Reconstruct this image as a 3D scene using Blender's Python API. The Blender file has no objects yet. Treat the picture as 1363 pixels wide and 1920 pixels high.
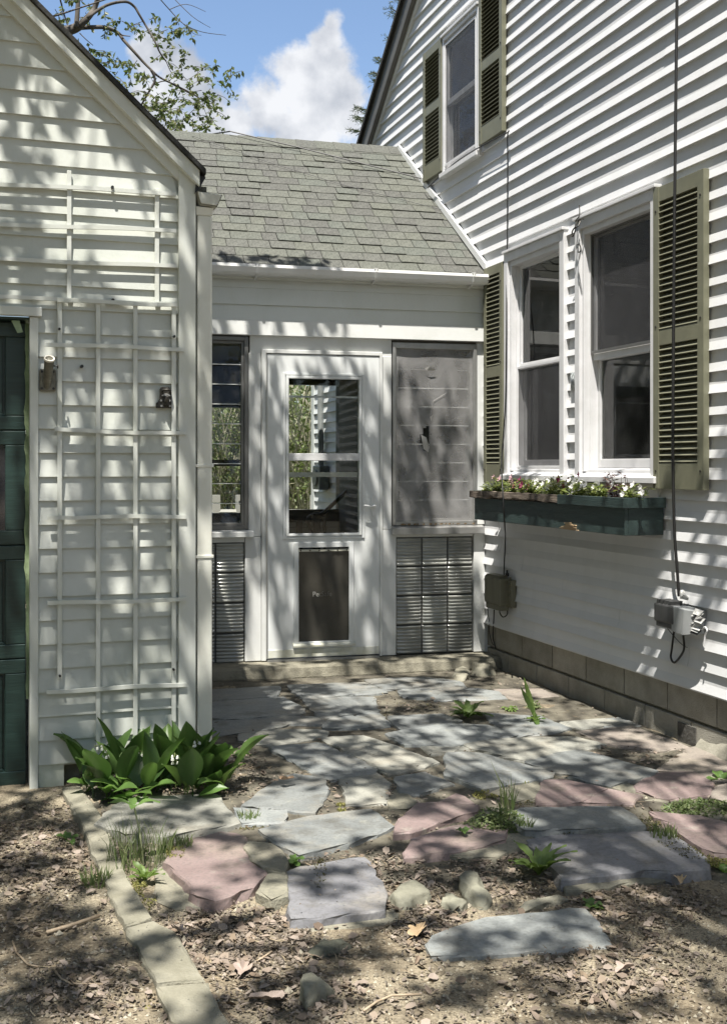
import bpy, bmesh, math, random
from math import radians, sin, cos, tan, pi, sqrt, atan2, hypot
from mathutils import Vector, Matrix, Quaternion, noise
random.seed(7)
SC = bpy.context.scene
COL = SC.collection

# ------------------------------------------------------------------ camera, world, sun
FPX, CX, YH, CAMH = 2100.0, 681.5, 874.0, 1.36
TH = math.atan(693.0 / FPX)
cam_d = bpy.data.cameras.new('camera')
cam_d.sensor_fit = 'VERTICAL'
cam_d.sensor_height = 36.0
cam_d.lens = 36.0 * FPX / 1920.0
cam_d.shift_y = -(960.0 - YH) / 1920.0
cam_d.clip_start, cam_d.clip_end = 0.05, 2000.0
cam = bpy.data.objects.new('camera', cam_d)
cam.location = (0, 0, CAMH)
cam.rotation_euler = (radians(90), 0, -TH)
COL.objects.link(cam)
SC.camera = cam

SUN = Vector((-0.217, -0.345, 1.0)).normalized()          # towards the sun
world = bpy.data.worlds.new('World')
SC.world = world
world.use_nodes = True
SC.view_settings.view_transform = 'Standard'
SC.view_settings.look = 'None'
SC.view_settings.exposure = 1.12
SC.view_settings.gamma = 1.0
SC.view_settings.use_curve_mapping = False
SKY_STRENGTH = 0.09
sun_d = bpy.data.lights.new('sun', 'SUN')
sun_d.energy = 4.8
sun_d.angle = radians(0.53)
sun_d.color = (1.0, 0.955, 0.88)
sun = bpy.data.objects.new('sun', sun_d)
sun.rotation_euler = (-SUN).to_track_quat('-Z', 'Y').to_euler()
sun.location = (-6, -10, 30)
COL.objects.link(sun)


def cam_ray(px, py):
    u = (px - CX) / FPX; v = (YH - py) / FPX
    return Vector((u * cos(TH) + sin(TH), -u * sin(TH) + cos(TH), v))


def build_world():
    nt = world.node_tree; N = nt.nodes; L = nt.links
    N.clear()
    out = N.new('ShaderNodeOutputWorld'); bg = N.new('ShaderNodeBackground')
    sky = N.new('ShaderNodeTexSky'); sky.sky_type = 'NISHITA'; sky.sun_disc = False
    sky.sun_elevation = math.asin(SUN.z); sky.sun_rotation = atan2(SUN.x, SUN.y)
    sky.air_density = 1.0; sky.dust_density = 0.6; sky.ozone_density = 1.6
    bg.inputs['Strength'].default_value = SKY_STRENGTH
    tc = N.new('ShaderNodeTexCoord')
    # soft cumulus: fractal noise carves the edges of a few banks of cloud
    n1 = N.new('ShaderNodeTexNoise'); n1.inputs['Scale'].default_value = 13.0
    n1.inputs['Detail'].default_value = 9.0; n1.inputs['Roughness'].default_value = 0.6
    L.new(tc.outputs['Generated'], n1.inputs['Vector'])
    def m(op, a, b=None, clamp=False):
        nd = N.new('ShaderNodeMath'); nd.operation = op; nd.use_clamp = clamp
        for i, v in enumerate((a, b)):
            if v is None: continue
            if isinstance(v, (int, float)): nd.inputs[i].default_value = v
            else: L.new(v, nd.inputs[i])
        return nd.outputs[0]
    dens = None
    puffs = [(610, 75, 46), (622, 40, 26), (562, 125, 66), (622, 130, 64), (575, 185, 90), (625, 195, 70), (505, 215, 80),
             (440, 235, 75), (395, 205, 60), (350, 160, 70), (300, 190, 70), (560, 255, 100), (330, 260, 90), (280, 110, 42), (648, 165, 40)]
    for px, py, r in puffs:
        d = cam_ray(px, py).normalized()
        vm = N.new('ShaderNodeVectorMath'); vm.operation = 'DISTANCE'
        L.new(tc.outputs['Generated'], vm.inputs[0]); vm.inputs[1].default_value = d
        k = m('SUBTRACT', 0.85, m('DIVIDE', vm.outputs['Value'], r / FPX * 1.2))
        dens = k if dens is None else m('MAXIMUM', dens, k)
    # banks of cloud in the rest of the sky
    n2 = N.new('ShaderNodeTexNoise'); n2.inputs['Scale'].default_value = 2.3
    n2.inputs['Detail'].default_value = 4.0
    L.new(tc.outputs['Generated'], n2.inputs['Vector'])
    vd = N.new('ShaderNodeVectorMath'); vd.operation = 'DISTANCE'
    L.new(tc.outputs['Generated'], vd.inputs[0]); vd.inputs[1].default_value = cam_ray(600, 150).normalized()
    far = m('MULTIPLY', m('SUBTRACT', vd.outputs['Value'], 0.22), 6.0, True)
    bank = m('MULTIPLY', m('MULTIPLY', m('SUBTRACT', n2.outputs['Fac'], 0.5), 5.0), far)
    bank = m('ADD', bank, m('MULTIPLY', m('SUBTRACT', far, 1.0), 2.0))
    dens = m('MAXIMUM', dens, bank)
    raw = m('ADD', dens, m('MULTIPLY', m('SUBTRACT', n1.outputs['Fac'], 0.5), 3.0))
    mr = N.new('ShaderNodeMapRange'); mr.interpolation_type = 'SMOOTHSTEP'
    mr.inputs['From Min'].default_value = 0.02; mr.inputs['From Max'].default_value = 0.5
    L.new(raw, mr.inputs['Value'])
    n3 = N.new('ShaderNodeTexNoise'); n3.inputs['Scale'].default_value = 22.0
    n3.inputs['Detail'].default_value = 6.0
    L.new(tc.outputs['Generated'], n3.inputs['Vector'])
    cr = N.new('ShaderNodeValToRGB')
    cr.color_ramp.elements[0].position = 0.35; cr.color_ramp.elements[0].color = (2.5, 2.7, 3.1, 1)
    cr.color_ramp.elements[1].position = 0.62; cr.color_ramp.elements[1].color = (4.7, 4.8, 5.0, 1)
    L.new(n3.outputs['Fac'], cr.inputs['Fac'])
    mix = N.new('ShaderNodeMix'); mix.data_type = 'RGBA'
    L.new(mr.outputs['Result'], mix.inputs['Factor'])
    L.new(sky.outputs['Color'], mix.inputs['A']); L.new(cr.outputs['Color'], mix.inputs['B'])
    L.new(mix.outputs['Result'], bg.inputs['Color'])
    L.new(bg.outputs['Background'], out.inputs['Surface'])


build_world()

# ------------------------------------------------------------------ frames: where each wall stands
class Frame:
    """A wall's own axes: x to the right along the wall, y into the wall, z up."""
    def __init__(self, ox, oy, deg):
        self.o = Vector((ox, oy)); a = radians(deg); self.a = a
        self.x = Vector((cos(a), sin(a))); self.y = Vector((-sin(a), cos(a)))
    def at(self, px, py, d=0.0):
        r = cam_ray(px, py)
        k = (d - (-self.o).dot(self.y)) / r.xy.dot(self.y)
        p = Vector((0, 0, CAMH)) + k * r
        return (p.xy - self.o).dot(self.x), p.z
    def wpt(self, x, y, z=0.0):
        q = self.o + self.x * x + self.y * y
        return Vector((q.x, q.y, z))


HOUSE = Frame(3.214, 0.0, -90.0)
PORCH = Frame(3.214, 7.06, -4.09)
GAR = Frame(0.4725, 5.035, 0.54)
WORLD = Frame(0, 0, 0)


def ground(px, py, z=0.0):
    r = cam_ray(px, py); k = (z - CAMH) / r.z
    return Vector((r.x * k, r.y * k, z))


# ------------------------------------------------------------------ materials
MATS = {}
def mat(name, color, rough=0.6, var=0.0, vscale=8.0, bump=0.0, bscale=60.0, metal=0.0, spec=0.5, color2=None,
        objrand=0.0, detail=5.0, stretch=None, ramp=(0.35, 0.65), island=None, coat=0.0):
    if name in MATS: return MATS[name]
    m = bpy.data.materials.new(name); m.use_nodes = True
    nt = m.node_tree; N = nt.nodes; L = nt.links
    b = N['Principled BSDF']
    b.inputs['Base Color'].default_value = (*color, 1); b.inputs['Roughness'].default_value = rough
    b.inputs['Metallic'].default_value = metal; b.inputs['Specular IOR Level'].default_value = spec
    tc = N.new('ShaderNodeTexCoord')
    vec = tc.outputs['Object']
    if stretch:
        mp = N.new('ShaderNodeMapping'); mp.inputs['Scale'].default_value = stretch
        L.new(vec, mp.inputs['Vector']); vec = mp.outputs['Vector']
    col = None
    if color2 is not None:
        n = N.new('ShaderNodeTexNoise'); n.inputs['Scale'].default_value = vscale; n.inputs['Detail'].default_value = detail
        n.inputs['Roughness'].default_value = 0.65
        L.new(vec, n.inputs['Vector'])
        r = N.new('ShaderNodeValToRGB'); r.color_ramp.elements[0].position = ramp[0]; r.color_ramp.elements[1].position = ramp[1]
        r.color_ramp.elements[0].color = (*color, 1); r.color_ramp.elements[1].color = (*color2, 1)
        L.new(n.outputs['Fac'], r.inputs['Fac']); col = r.outputs['Color']
    if island:
        g = N.new('ShaderNodeNewGeometry'); r = N.new('ShaderNodeValToRGB'); e = r.color_ramp.elements
        for i, c in enumerate(island):
            p = i / max(1, len(island) - 1)
            if i == 0: el = e[0]
            elif i == len(island) - 1: el = e[-1]
            else: el = e.new(p)
            el.position = p; el.color = (*c, 1)
        L.new(g.outputs['Random Per Island'], r.inputs['Fac']); col = r.outputs['Color']
    if objrand:
        oi = N.new('ShaderNodeObjectInfo'); hv = N.new('ShaderNodeHueSaturation')
        mr = N.new('ShaderNodeMapRange'); mr.inputs['To Min'].default_value = 1 - objrand; mr.inputs['To Max'].default_value = 1 + objrand
        L.new(oi.outputs['Random'], mr.inputs['Value']); L.new(mr.outputs['Result'], hv.inputs['Value'])
        if col is not None: L.new(col, hv.inputs['Color'])
        else: hv.inputs['Color'].default_value = (*color, 1)
        col = hv.outputs['Color']
    if col is not None: L.new(col, b.inputs['Base Color'])
    if bump:
        n = N.new('ShaderNodeTexNoise'); n.inputs['Scale'].default_value = bscale; n.inputs['Detail'].default_value = 4
        L.new(vec, n.inputs['Vector'])
        bp = N.new('ShaderNodeBump'); bp.inputs['Strength'].default_value = min(1.0, bump); bp.inputs['Distance'].default_value = 0.004
        L.new(n.outputs['Fac'], bp.inputs['Height']); L.new(bp.outputs['Normal'], b.inputs['Normal'])
    if coat: b.inputs['Coat Weight'].default_value = coat
    MATS[name] = m
    return m


def leafmat(name, colors, rough=0.45, trans=0.35):
    if name in MATS: return MATS[name]
    m = mat(name, colors[0], rough, island=colors)
    nt = m.node_tree; N = nt.nodes; L = nt.links; b = N['Principled BSDF']
    t = N.new('ShaderNodeBsdfTranslucent'); mx = N.new('ShaderNodeMixShader'); mx.inputs[0].default_value = trans
    src = b.inputs['Base Color'].links[0].from_socket
    rp_ = next(n for n in N if n.type == 'VALTORGB'); g_ = next(n for n in N if n.type == 'NEW_GEOMETRY'); oi = N.new('ShaderNodeObjectInfo'); ad = N.new('ShaderNodeMath'); fr = N.new('ShaderNodeMath'); fr.operation = 'FRACT'
    L.new(g_.outputs['Random Per Island'], ad.inputs[0]); L.new(oi.outputs['Random'], ad.inputs[1]); L.new(ad.outputs[0], fr.inputs[0]); L.new(fr.outputs[0], rp_.inputs['Fac'])
    hs = N.new('ShaderNodeHueSaturation'); hs.inputs['Value'].default_value = 1.5; hs.inputs['Saturation'].default_value = 1.1
    L.new(src, hs.inputs['Color']); L.new(hs.outputs['Color'], t.inputs['Color'])
    L.new(b.outputs[0], mx.inputs[1]); L.new(t.outputs[0], mx.inputs[2])
    L.new(mx.outputs[0], N['Material Output'].inputs['Surface'])
    return m


def glassmat(name, tint=(0.9, 0.93, 0.92), gloss=1.0, dirt=0.05, dirtcol=(0.5, 0.5, 0.5), ior=1.5):
    m = bpy.data.materials.new(name); m.use_nodes = True
    nt = m.node_tree; N = nt.nodes; L = nt.links
    N.remove(N['Principled BSDF'])
    tr = N.new('ShaderNodeBsdfTransparent'); tr.inputs['Color'].default_value = (*tint, 1)
    gl = N.new('ShaderNodeBsdfGlossy'); gl.inputs['Roughness'].default_value = 0.015
    gl.inputs['Color'].default_value = (gloss, gloss, gloss, 1)
    fr = N.new('ShaderNodeFresnel'); fr.inputs['IOR'].default_value = ior
    mx = N.new('ShaderNodeMixShader'); L.new(fr.outputs[0], mx.inputs[0]); L.new(tr.outputs[0], mx.inputs[1]); L.new(gl.outputs[0], mx.inputs[2])
    df = N.new('ShaderNodeBsdfDiffuse'); df.inputs['Color'].default_value = (*dirtcol, 1)
    tc = N.new('ShaderNodeTexCoord'); n = N.new('ShaderNodeTexNoise'); n.inputs['Scale'].default_value = 6; n.inputs['Detail'].default_value = 8
    L.new(tc.outputs['Object'], n.inputs['Vector'])
    mr = N.new('ShaderNodeMapRange'); mr.inputs['From Min'].default_value = 0.4; mr.inputs['From Max'].default_value = 0.8
    mr.inputs['To Max'].default_value = dirt * 2.5; mr.inputs['To Min'].default_value = dirt * 0.4
    L.new(n.outputs['Fac'], mr.inputs['Value'])
    m2 = N.new('ShaderNodeMixShader'); L.new(mr.outputs[0], m2.inputs[0]); L.new(mx.outputs[0], m2.inputs[1]); L.new(df.outputs[0], m2.inputs[2])
    L.new(m2.outputs[0], N['Material Output'].inputs['Surface'])
    MATS[name] = m
    return m


def screenmat(name, color=(0.2, 0.2, 0.2), cover=0.55, var=0.2):
    """woven insect screen, too fine to resolve: part wire, part gap, unevenly dusty"""
    m = bpy.data.materials.new(name); m.use_nodes = True
    nt = m.node_tree; N = nt.nodes; L = nt.links
    b = N['Principled BSDF']; b.inputs['Roughness'].default_value = 0.5; b.inputs['Metallic'].default_value = 0.3
    tr = N.new('ShaderNodeBsdfTransparent')
    tc = N.new('ShaderNodeTexCoord'); n = N.new('ShaderNodeTexNoise'); n.inputs['Scale'].default_value = 5; n.inputs['Detail'].default_value = 7
    n.inputs['Distortion'].default_value = 0.6
    L.new(tc.outputs['Object'], n.inputs['Vector'])
    mr = N.new('ShaderNodeMapRange'); mr.inputs['From Min'].default_value = 0.3; mr.inputs['From Max'].default_value = 0.7
    mr.inputs['To Min'].default_value = cover - var; mr.inputs['To Max'].default_value = cover + var
    L.new(n.outputs['Fac'], mr.inputs['Value'])
    n2 = N.new('ShaderNodeTexNoise'); n2.inputs['Scale'].default_value = 260; n2.inputs['Detail'].default_value = 1
    L.new(tc.outputs['Object'], n2.inputs['Vector'])
    r = N.new('ShaderNodeValToRGB'); r.color_ramp.elements[0].color = (*[c * 0.75 for c in color], 1)
    r.color_ramp.elements[1].color = (*[c * 1.25 for c in color], 1)
    L.new(n2.outputs['Fac'], r.inputs['Fac']); L.new(r.outputs['Color'], b.inputs['Base Color'])
    mx = N.new('ShaderNodeMixShader'); L.new(mr.outputs[0], mx.inputs[0]); L.new(tr.outputs[0], mx.inputs[1]); L.new(b.outputs[0], mx.inputs[2])
    L.new(mx.outputs[0], N['Material Output'].inputs['Surface'])
    MATS[name] = m
    return m


def siding_mat(name, base, tint, stain=None, stain_r=0.3):
    """painted siding with faint streaks of dirt, and mildew in one spot of its own shape"""
    m = mat(name, base, 0.42, color2=tint, vscale=2.2, detail=8, ramp=(0.45, 0.8), bump=0.15, bscale=90, stretch=(1.0, 1.0, 0.55))
    if stain:
        nt = m.node_tree; N = nt.nodes; L = nt.links; b = N['Principled BSDF']
        tc = N.new('ShaderNodeTexCoord'); cur = b.inputs['Base Color'].links[0].from_socket
        for (c, rad, colr, k) in stain:
            mp = N.new('ShaderNodeMapping'); mp.inputs['Location'].default_value = (-c[0] / rad[0], 0, -c[1] / rad[1])
            mp.inputs['Scale'].default_value = (1 / rad[0], 0.0, 1 / rad[1])
            L.new(tc.outputs['Object'], mp.inputs['Vector'])
            ln = N.new('ShaderNodeVectorMath'); ln.operation = 'LENGTH'; L.new(mp.outputs[0], ln.inputs[0])
            n = N.new('ShaderNodeTexNoise'); n.inputs['Scale'].default_value = 22; n.inputs['Detail'].default_value = 9; n.inputs['Roughness'].default_value = 0.75
            mp2 = N.new('ShaderNodeMapping'); mp2.inputs['Scale'].default_value = (1.6, 1, 0.35)
            L.new(tc.outputs['Object'], mp2.inputs['Vector']); L.new(mp2.outputs[0], n.inputs['Vector'])
            a = N.new('ShaderNodeMath'); a.operation = 'MULTIPLY_ADD'; a.inputs[1].default_value = -1.9
            L.new(n.outputs['Fac'], a.inputs[0]); L.new(ln.outputs['Value'], a.inputs[2])
            mr = N.new('ShaderNodeMapRange'); mr.inputs['From Min'].default_value = 0.0; mr.inputs['From Max'].default_value = -0.75
            mr.inputs['To Max'].default_value = k; L.new(a.outputs[0], mr.inputs['Value'])
            mx = N.new('ShaderNodeMix'); mx.data_type = 'RGBA'; L.new(mr.outputs[0], mx.inputs['Factor'])
            L.new(cur, mx.inputs['A']); mx.inputs['B'].default_value = (*colr, 1); cur = mx.outputs['Result']
        L.new(cur, b.inputs['Base Color'])
    return m


M_HSIDE = siding_mat('house_siding', (0.62, 0.626, 0.634), (0.53, 0.535, 0.527),
                     stain=[((-4.62, 0.74), (0.26, 0.16), (0.10, 0.105, 0.11), 0.85), ((-4.52, 0.42), (0.16, 0.24), (0.22, 0.225, 0.23), 0.6)])
M_GSIDE = siding_mat('garage_siding', (0.54, 0.56, 0.52), (0.42, 0.445, 0.385), stain=[((-0.27, 0.30), (0.16, 0.6), (0.45, 0.50, 0.34), 0.6)])
M_PSIDE = siding_mat('porch_siding', (0.67, 0.69, 0.66), (0.57, 0.59, 0.54))
M_TRIM = mat('white_trim', (0.67, 0.68, 0.665), 0.42, color2=(0.56, 0.57, 0.535), vscale=4, detail=8, ramp=(0.5, 0.85), bump=0.1)
M_GTRIM = mat('garage_trim', (0.58, 0.60, 0.56), 0.45, color2=(0.55, 0.57, 0.47), vscale=3, detail=8, ramp=(0.45, 0.85), bump=0.12)
M_RAKE = mat('grey_rake_board', (0.30, 0.31, 0.28), 0.5, color2=(0.22, 0.23, 0.2), vscale=5)
M_VINYL = mat('white_vinyl', (0.68, 0.68, 0.69), 0.35, color2=(0.60, 0.60, 0.60), vscale=7, detail=6)
M_DOOR = mat('white_door', (0.72, 0.74, 0.74), 0.35, color2=(0.65, 0.67, 0.65), vscale=2.5, detail=6, ramp=(0.4, 0.8))
M_DOORB = mat('grubby_door_foot', (0.66, 0.67, 0.62), 0.5, color2=(0.5, 0.5, 0.38), vscale=9, detail=8)
M_ALU = mat('mill_aluminium', (0.45, 0.45, 0.44), 0.38, color2=(0.36, 0.36, 0.35), vscale=14, metal=0.7)
M_ALUD = mat('dark_aluminium', (0.17, 0.17, 0.165), 0.45, metal=0.5)
M_GUT = mat('white_gutter', (0.68, 0.68, 0.67), 0.35, color2=(0.6, 0.6, 0.55), vscale=10, detail=8, ramp=(0.5, 0.8))
M_GUTG = mat('weathered_gutter', (0.56, 0.565, 0.50), 0.45, color2=(0.40, 0.39, 0.33), vscale=9, detail=8, ramp=(0.45, 0.8))
M_SPOUT = mat('cream_downspout', (0.66, 0.665, 0.60), 0.4, color2=(0.52, 0.51, 0.44), vscale=5, detail=8, ramp=(0.5, 0.85))
M_OLIVE = mat('olive_shutter', (0.18, 0.18, 0.125), 0.5, color2=(0.145, 0.145, 0.10), vscale=8, bump=0.1)
M_GREEN = mat('dark_green_paint', (0.016, 0.036, 0.031), 0.4, color2=(0.026, 0.056, 0.048), vscale=12, detail=8, stretch=(0.3, 1, 3), bump=0.3, bscale=40, ramp=(0.45, 0.75))
M_GREENB = mat('box_green_paint', (0.022, 0.036, 0.035), 0.5, color2=(0.036, 0.060, 0.056), vscale=14, detail=8, stretch=(0.3, 1, 3), bump=0.4, bscale=50)
M_ROT = mat('rotten_wood', (0.05, 0.036, 0.027), 0.9, color2=(0.20, 0.165, 0.13), vscale=18, detail=8, stretch=(0.25, 1, 3), bump=1.0, bscale=60)
M_RAW = mat('raw_split_wood', (0.38, 0.28, 0.17), 0.8, color2=(0.36, 0.25, 0.14), vscale=25, stretch=(0.2, 1, 3))
M_PEEL = mat('peeling_green_strip', (0.30, 0.37, 0.22), 0.6, color2=(0.2, 0.27, 0.14), vscale=20)
M_BLACK = mat('black_rubber', (0.012, 0.012, 0.012), 0.5)
M_IRON = mat('rusty_black_iron', (0.02, 0.02, 0.018), 0.5, color2=(0.07, 0.065, 0.055), vscale=80, metal=0.4, bump=0.4)
M_BRKT = mat('weathered_zinc', (0.13, 0.125, 0.10), 0.5, color2=(0.22, 0.21, 0.17), vscale=40, metal=0.4, bump=0.4)
M_RIM = mat('pale_cut_metal', (0.7, 0.67, 0.58), 0.4)
M_CONC = mat('concrete', (0.30, 0.285, 0.235), 0.85, color2=(0.17, 0.16, 0.125), vscale=7, detail=10, bump=0.9, bscale=120)
M_KERB = mat('kerb_concrete', (0.27, 0.256, 0.20), 0.85, color2=(0.185, 0.175, 0.13), vscale=9, detail=10, bump=0.9, bscale=140)
M_CMU = mat('foundation_block', (0.32, 0.305, 0.262), 0.9, color2=(0.22, 0.21, 0.178), vscale=8, detail=10, bump=1.0, bscale=150, objrand=0.08)
M_MORT = mat('mortar', (0.27, 0.255, 0.21), 0.9, color2=(0.2, 0.19, 0.15), vscale=14, bump=0.8, bscale=120)
M_DARKIN = mat('dark_interior', (0.035, 0.033, 0.03), 0.7)  # indoor shade put into the colour
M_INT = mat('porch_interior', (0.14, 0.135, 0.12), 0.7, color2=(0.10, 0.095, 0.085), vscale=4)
M_CURT = mat('lace_curtain', (0.85, 0.85, 0.83), 0.8)
M_GLASS = glassmat('window_glass', (0.93, 0.95, 0.94), dirt=0.02, ior=1.55)
M_DGLASS = glassmat('door_glass', (0.93, 0.95, 0.94), dirt=0.004, ior=1.3)
M_LOUV = glassmat('louvre_glass', (0.84, 0.86, 0.84), dirt=0.035, ior=1.22)
M_SCREEN = screenmat('insect_screen', (0.075, 0.075, 0.08), 0.55, 0.1)
M_SCREENP = screenmat('torn_porch_screen', (0.42, 0.415, 0.41), 0.50, 0.2)
M_FLAP = mat('smoked_flap', (0.03, 0.029, 0.024), 0.22, color2=(0.05, 0.047, 0.04), vscale=3)
M_PRINT = mat('pale_print', (0.42, 0.41, 0.38), 0.5)
M_PRINTF = mat('worn_print', (0.075, 0.073, 0.066), 0.5)
M_BOX = mat('olive_grey_plastic', (0.155, 0.15, 0.105), 0.5, color2=(0.12, 0.115, 0.08), vscale=10, stretch=(3, 3, 0.4))
M_BOXD = mat('dark_grey_plastic', (0.045, 0.046, 0.046), 0.45, color2=(0.065, 0.066, 0.066), vscale=10, stretch=(3, 3, 0.4))
M_BOXL = mat('pale_grey_plastic', (0.25, 0.265, 0.265), 0.4, color2=(0.3, 0.31, 0.31), vscale=8)
M_TORN = mat('torn_pale_plastic', (0.55, 0.55, 0.53), 0.6, color2=(0.22, 0.22, 0.21), vscale=40, bump=1)
M_BLADES = mat('glass_block', (0.24, 0.25, 0.235), 0.12, color2=(0.36, 0.36, 0.325), vscale=6, detail=4, spec=0.8, objrand=0.25, stretch=(0.5, 1, 3))
M_GBORD = mat('glass_block_joint', (0.12, 0.12, 0.11), 0.6)


def shingle_mat():
    m = mat('grey_green_shingle', (0.132, 0.136, 0.117), 0.95, color2=(0.036, 0.037, 0.032), vscale=75, detail=5, ramp=(0.36, 0.64), bump=1.0, bscale=120)
    nt = m.node_tree; N = nt.nodes; L = nt.links; b = N['Principled BSDF']
    cur = b.inputs['Base Color'].links[0].from_socket
    oi = N.new('ShaderNodeObjectInfo'); r = N.new('ShaderNodeValToRGB')
    r.color_ramp.interpolation = 'CONSTANT'
    cols = [(0.118, 0.127, 0.104), (0.096, 0.097, 0.09), (0.135, 0.141, 0.117), (0.108, 0.122, 0.104), (0.084, 0.081, 0.078), (0.125, 0.131, 0.104), (0.113, 0.114, 0.102)]
    e = r.color_ramp.elements
    e[0].position = 0; e[0].color = (*cols[0], 1); e[1].position = 1 / 7; e[1].color = (*cols[1], 1)
    for i in range(2, 7):
        x = e.new(i / 7); x.color = (*cols[i], 1)
    L.new(oi.outputs['Random'], r.inputs['Fac'])
    mx = N.new('ShaderNodeMix'); mx.data_type = 'RGBA'; mx.inputs['Factor'].default_value = 0.36
    L.new(cur, mx.inputs['A']); L.new(r.outputs['Color'], mx.inputs['B'])
    L.new(mx.outputs['Result'], b.inputs['Base Color'])
    return m
M_SHIN = shingle_mat()
M_DECK = mat('roof_deck', (0.03, 0.03, 0.028), 0.9)
M_GROOF = mat('dark_roof_edge', (0.02, 0.021, 0.02), 0.9, color2=(0.035, 0.035, 0.032), vscale=60, bump=0.6)

# ------------------------------------------------------------------ mesh helpers
BASE = {}
class MB:
    """collects shapes (in the frame's coordinates) and links them as one mesh object"""
    def __init__(self): self.v = []; self.f = []; self.mi = []; self.sm = False
    def add(self, vs, fs, mi=0):
        o = len(self.v); self.v += [tuple(p) for p in vs]
        self.f += [tuple(i + o for i in f) for f in fs]; self.mi += [mi] * len(fs); return self
    def box(self, x0, x1, y0, y1, z0, z1, mi=0):
        vs = [(x0, y0, z0), (x1, y0, z0), (x1, y1, z0), (x0, y1, z0), (x0, y0, z1), (x1, y0, z1), (x1, y1, z1), (x0, y1, z1)]
        return self.add(vs, [(0, 3, 2, 1), (4, 5, 6, 7), (0, 1, 5, 4), (1, 2, 6, 5), (2, 3, 7, 6), (3, 0, 4, 7)], mi)
    def prism(self, poly, y0, y1, mi=0):
        """polygon in x,z (counter-clockwise seen from -y) pushed along y"""
        n = len(poly)
        vs = [(x, y0, z) for x, z in poly] + [(x, y1, z) for x, z in poly]
        fs = [tuple(range(n)), tuple(range(2 * n - 1, n - 1, -1))]
        fs += [(i, i + n, (i + 1) % n + n, (i + 1) % n) for i in range(n)]
        return self.add(vs, fs, mi)
    def prismx(self, poly, x0, x1, mi=0):
        """polygon in y,z pushed along x"""
        n = len(poly)
        vs = [(x0, y, z) for y, z in poly] + [(x1, y, z) for y, z in poly]
        fs = [tuple(range(n - 1, -1, -1)), tuple(range(n, 2 * n))]
        fs += [(i, (i + 1) % n, (i + 1) % n + n, i + n) for i in range(n)]
        return self.add(vs, fs, mi)
    def frame(self, x0, x1, y0, y1, z0, z1, w, mi=0, wb=None, wt=None):
        wb = w if wb is None else wb; wt = w if wt is None else wt
        self.box(x0, x0 + w, y0, y1, z0, z1, mi); self.box(x1 - w, x1, y0, y1, z0, z1, mi)
        self.box(x0 + w, x1 - w, y0, y1, z0, z0 + wb, mi); self.box(x0 + w, x1 - w, y0, y1, z1 - wt, z1, mi); return self
    def tube(self, pts, r, n=8, mi=0, caps=True):
        pts = [Vector(p) for p in pts]
        rs = r if isinstance(r, (list, tuple)) else [r] * len(pts)
        vs = []; fs = []; prev = None
        for i, p in enumerate(pts):
            t = (pts[min(i + 1, len(pts) - 1)] - pts[max(i - 1, 0)])
            t = t.normalized() if t.length > 1e-9 else Vector((0, 0, 1))
            if prev is None:
                a = t.cross(Vector((0, 0, 1)))
                if a.length < 0.05: a = t.cross(Vector((1, 0, 0)))
            else:
                a = prev - t * prev.dot(t)
                if a.length < 1e-6: a = t.cross(Vector((0, 0, 1)))
            a.normalize(); prev = a; b = t.cross(a)
            for k in range(n):
                q = 2 * pi * k / n
                vs.append(p + (a * cos(q) + b * sin(q)) * rs[i])
        for i in range(len(pts) - 1):
            for k in range(n):
                fs.append((i * n + k, i * n + (k + 1) % n, (i + 1) * n + (k + 1) % n, (i + 1) * n + k))
        if caps:
            fs.append(tuple(range(n - 1, -1, -1))); fs.append(tuple(range((len(pts) - 1) * n, len(pts) * n)))
        return self.add(vs, fs, mi)
    def build(self, name, mats, parent=None, bevel=0.0, smooth=False, origin=None):
        b = BASE.get(parent.name, (0, 0, 0)) if parent else (0, 0, 0)
        if origin is not None and parent is None: b = origin
        me = bpy.data.meshes.new(name)
        me.from_pydata([(x - b[0], y - b[1], z - b[2]) for x, y, z in self.v], [], self.f)
        for mm in (mats if isinstance(mats, (list, tuple)) else [mats]): me.materials.append(mm)
        if any(self.mi): me.polygons.foreach_set('material_index', self.mi)
        if smooth or self.sm: me.polygons.foreach_set('use_smooth', [True] * len(me.polygons))
        me.validate(); me.update()
        o = bpy.data.objects.new(name, me); COL.objects.link(o)
        if parent: o.parent = parent; BASE[o.name] = b
        elif origin is not None: o.location = origin
        if bevel:
            md = o.modifiers.new('bevel', 'BEVEL'); md.width = bevel; md.segments = 2; md.limit_method = 'ANGLE'; md.angle_limit = radians(40)
        return o


def tag(o, label=None, cat=None, group=None, kind=None):
    if label: o['label'] = label
    if cat: o['category'] = cat
    if group: o['group'] = group
    if kind: o['kind'] = kind
    return o


def thing(name, label, cat, fr=WORLD, base=(0, 0, 0), group=None, kind=None):
    o = bpy.data.objects.new(name, None); COL.objects.link(o)
    o.empty_display_size = 0.1
    o.location = fr.wpt(base[0], base[1], base[2]); o.rotation_euler = (0, 0, fr.a)
    BASE[o.name] = base
    return tag(o, label, cat, group, kind)


def place(name, me, parent, loc, rot=(0, 0, 0), scale=(1, 1, 1)):
    """a part that shares its mesh; loc in the parent's frame coordinates"""
    o = bpy.data.objects.new(name, me); COL.objects.link(o)
    if parent:
        o.parent = parent; b = BASE.get(parent.name, (0, 0, 0))
        o.location = (loc[0] - b[0], loc[1] - b[1], loc[2] - b[2])
    else: o.location = loc
    o.rotation_euler = rot; o.scale = scale
    return o


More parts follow.
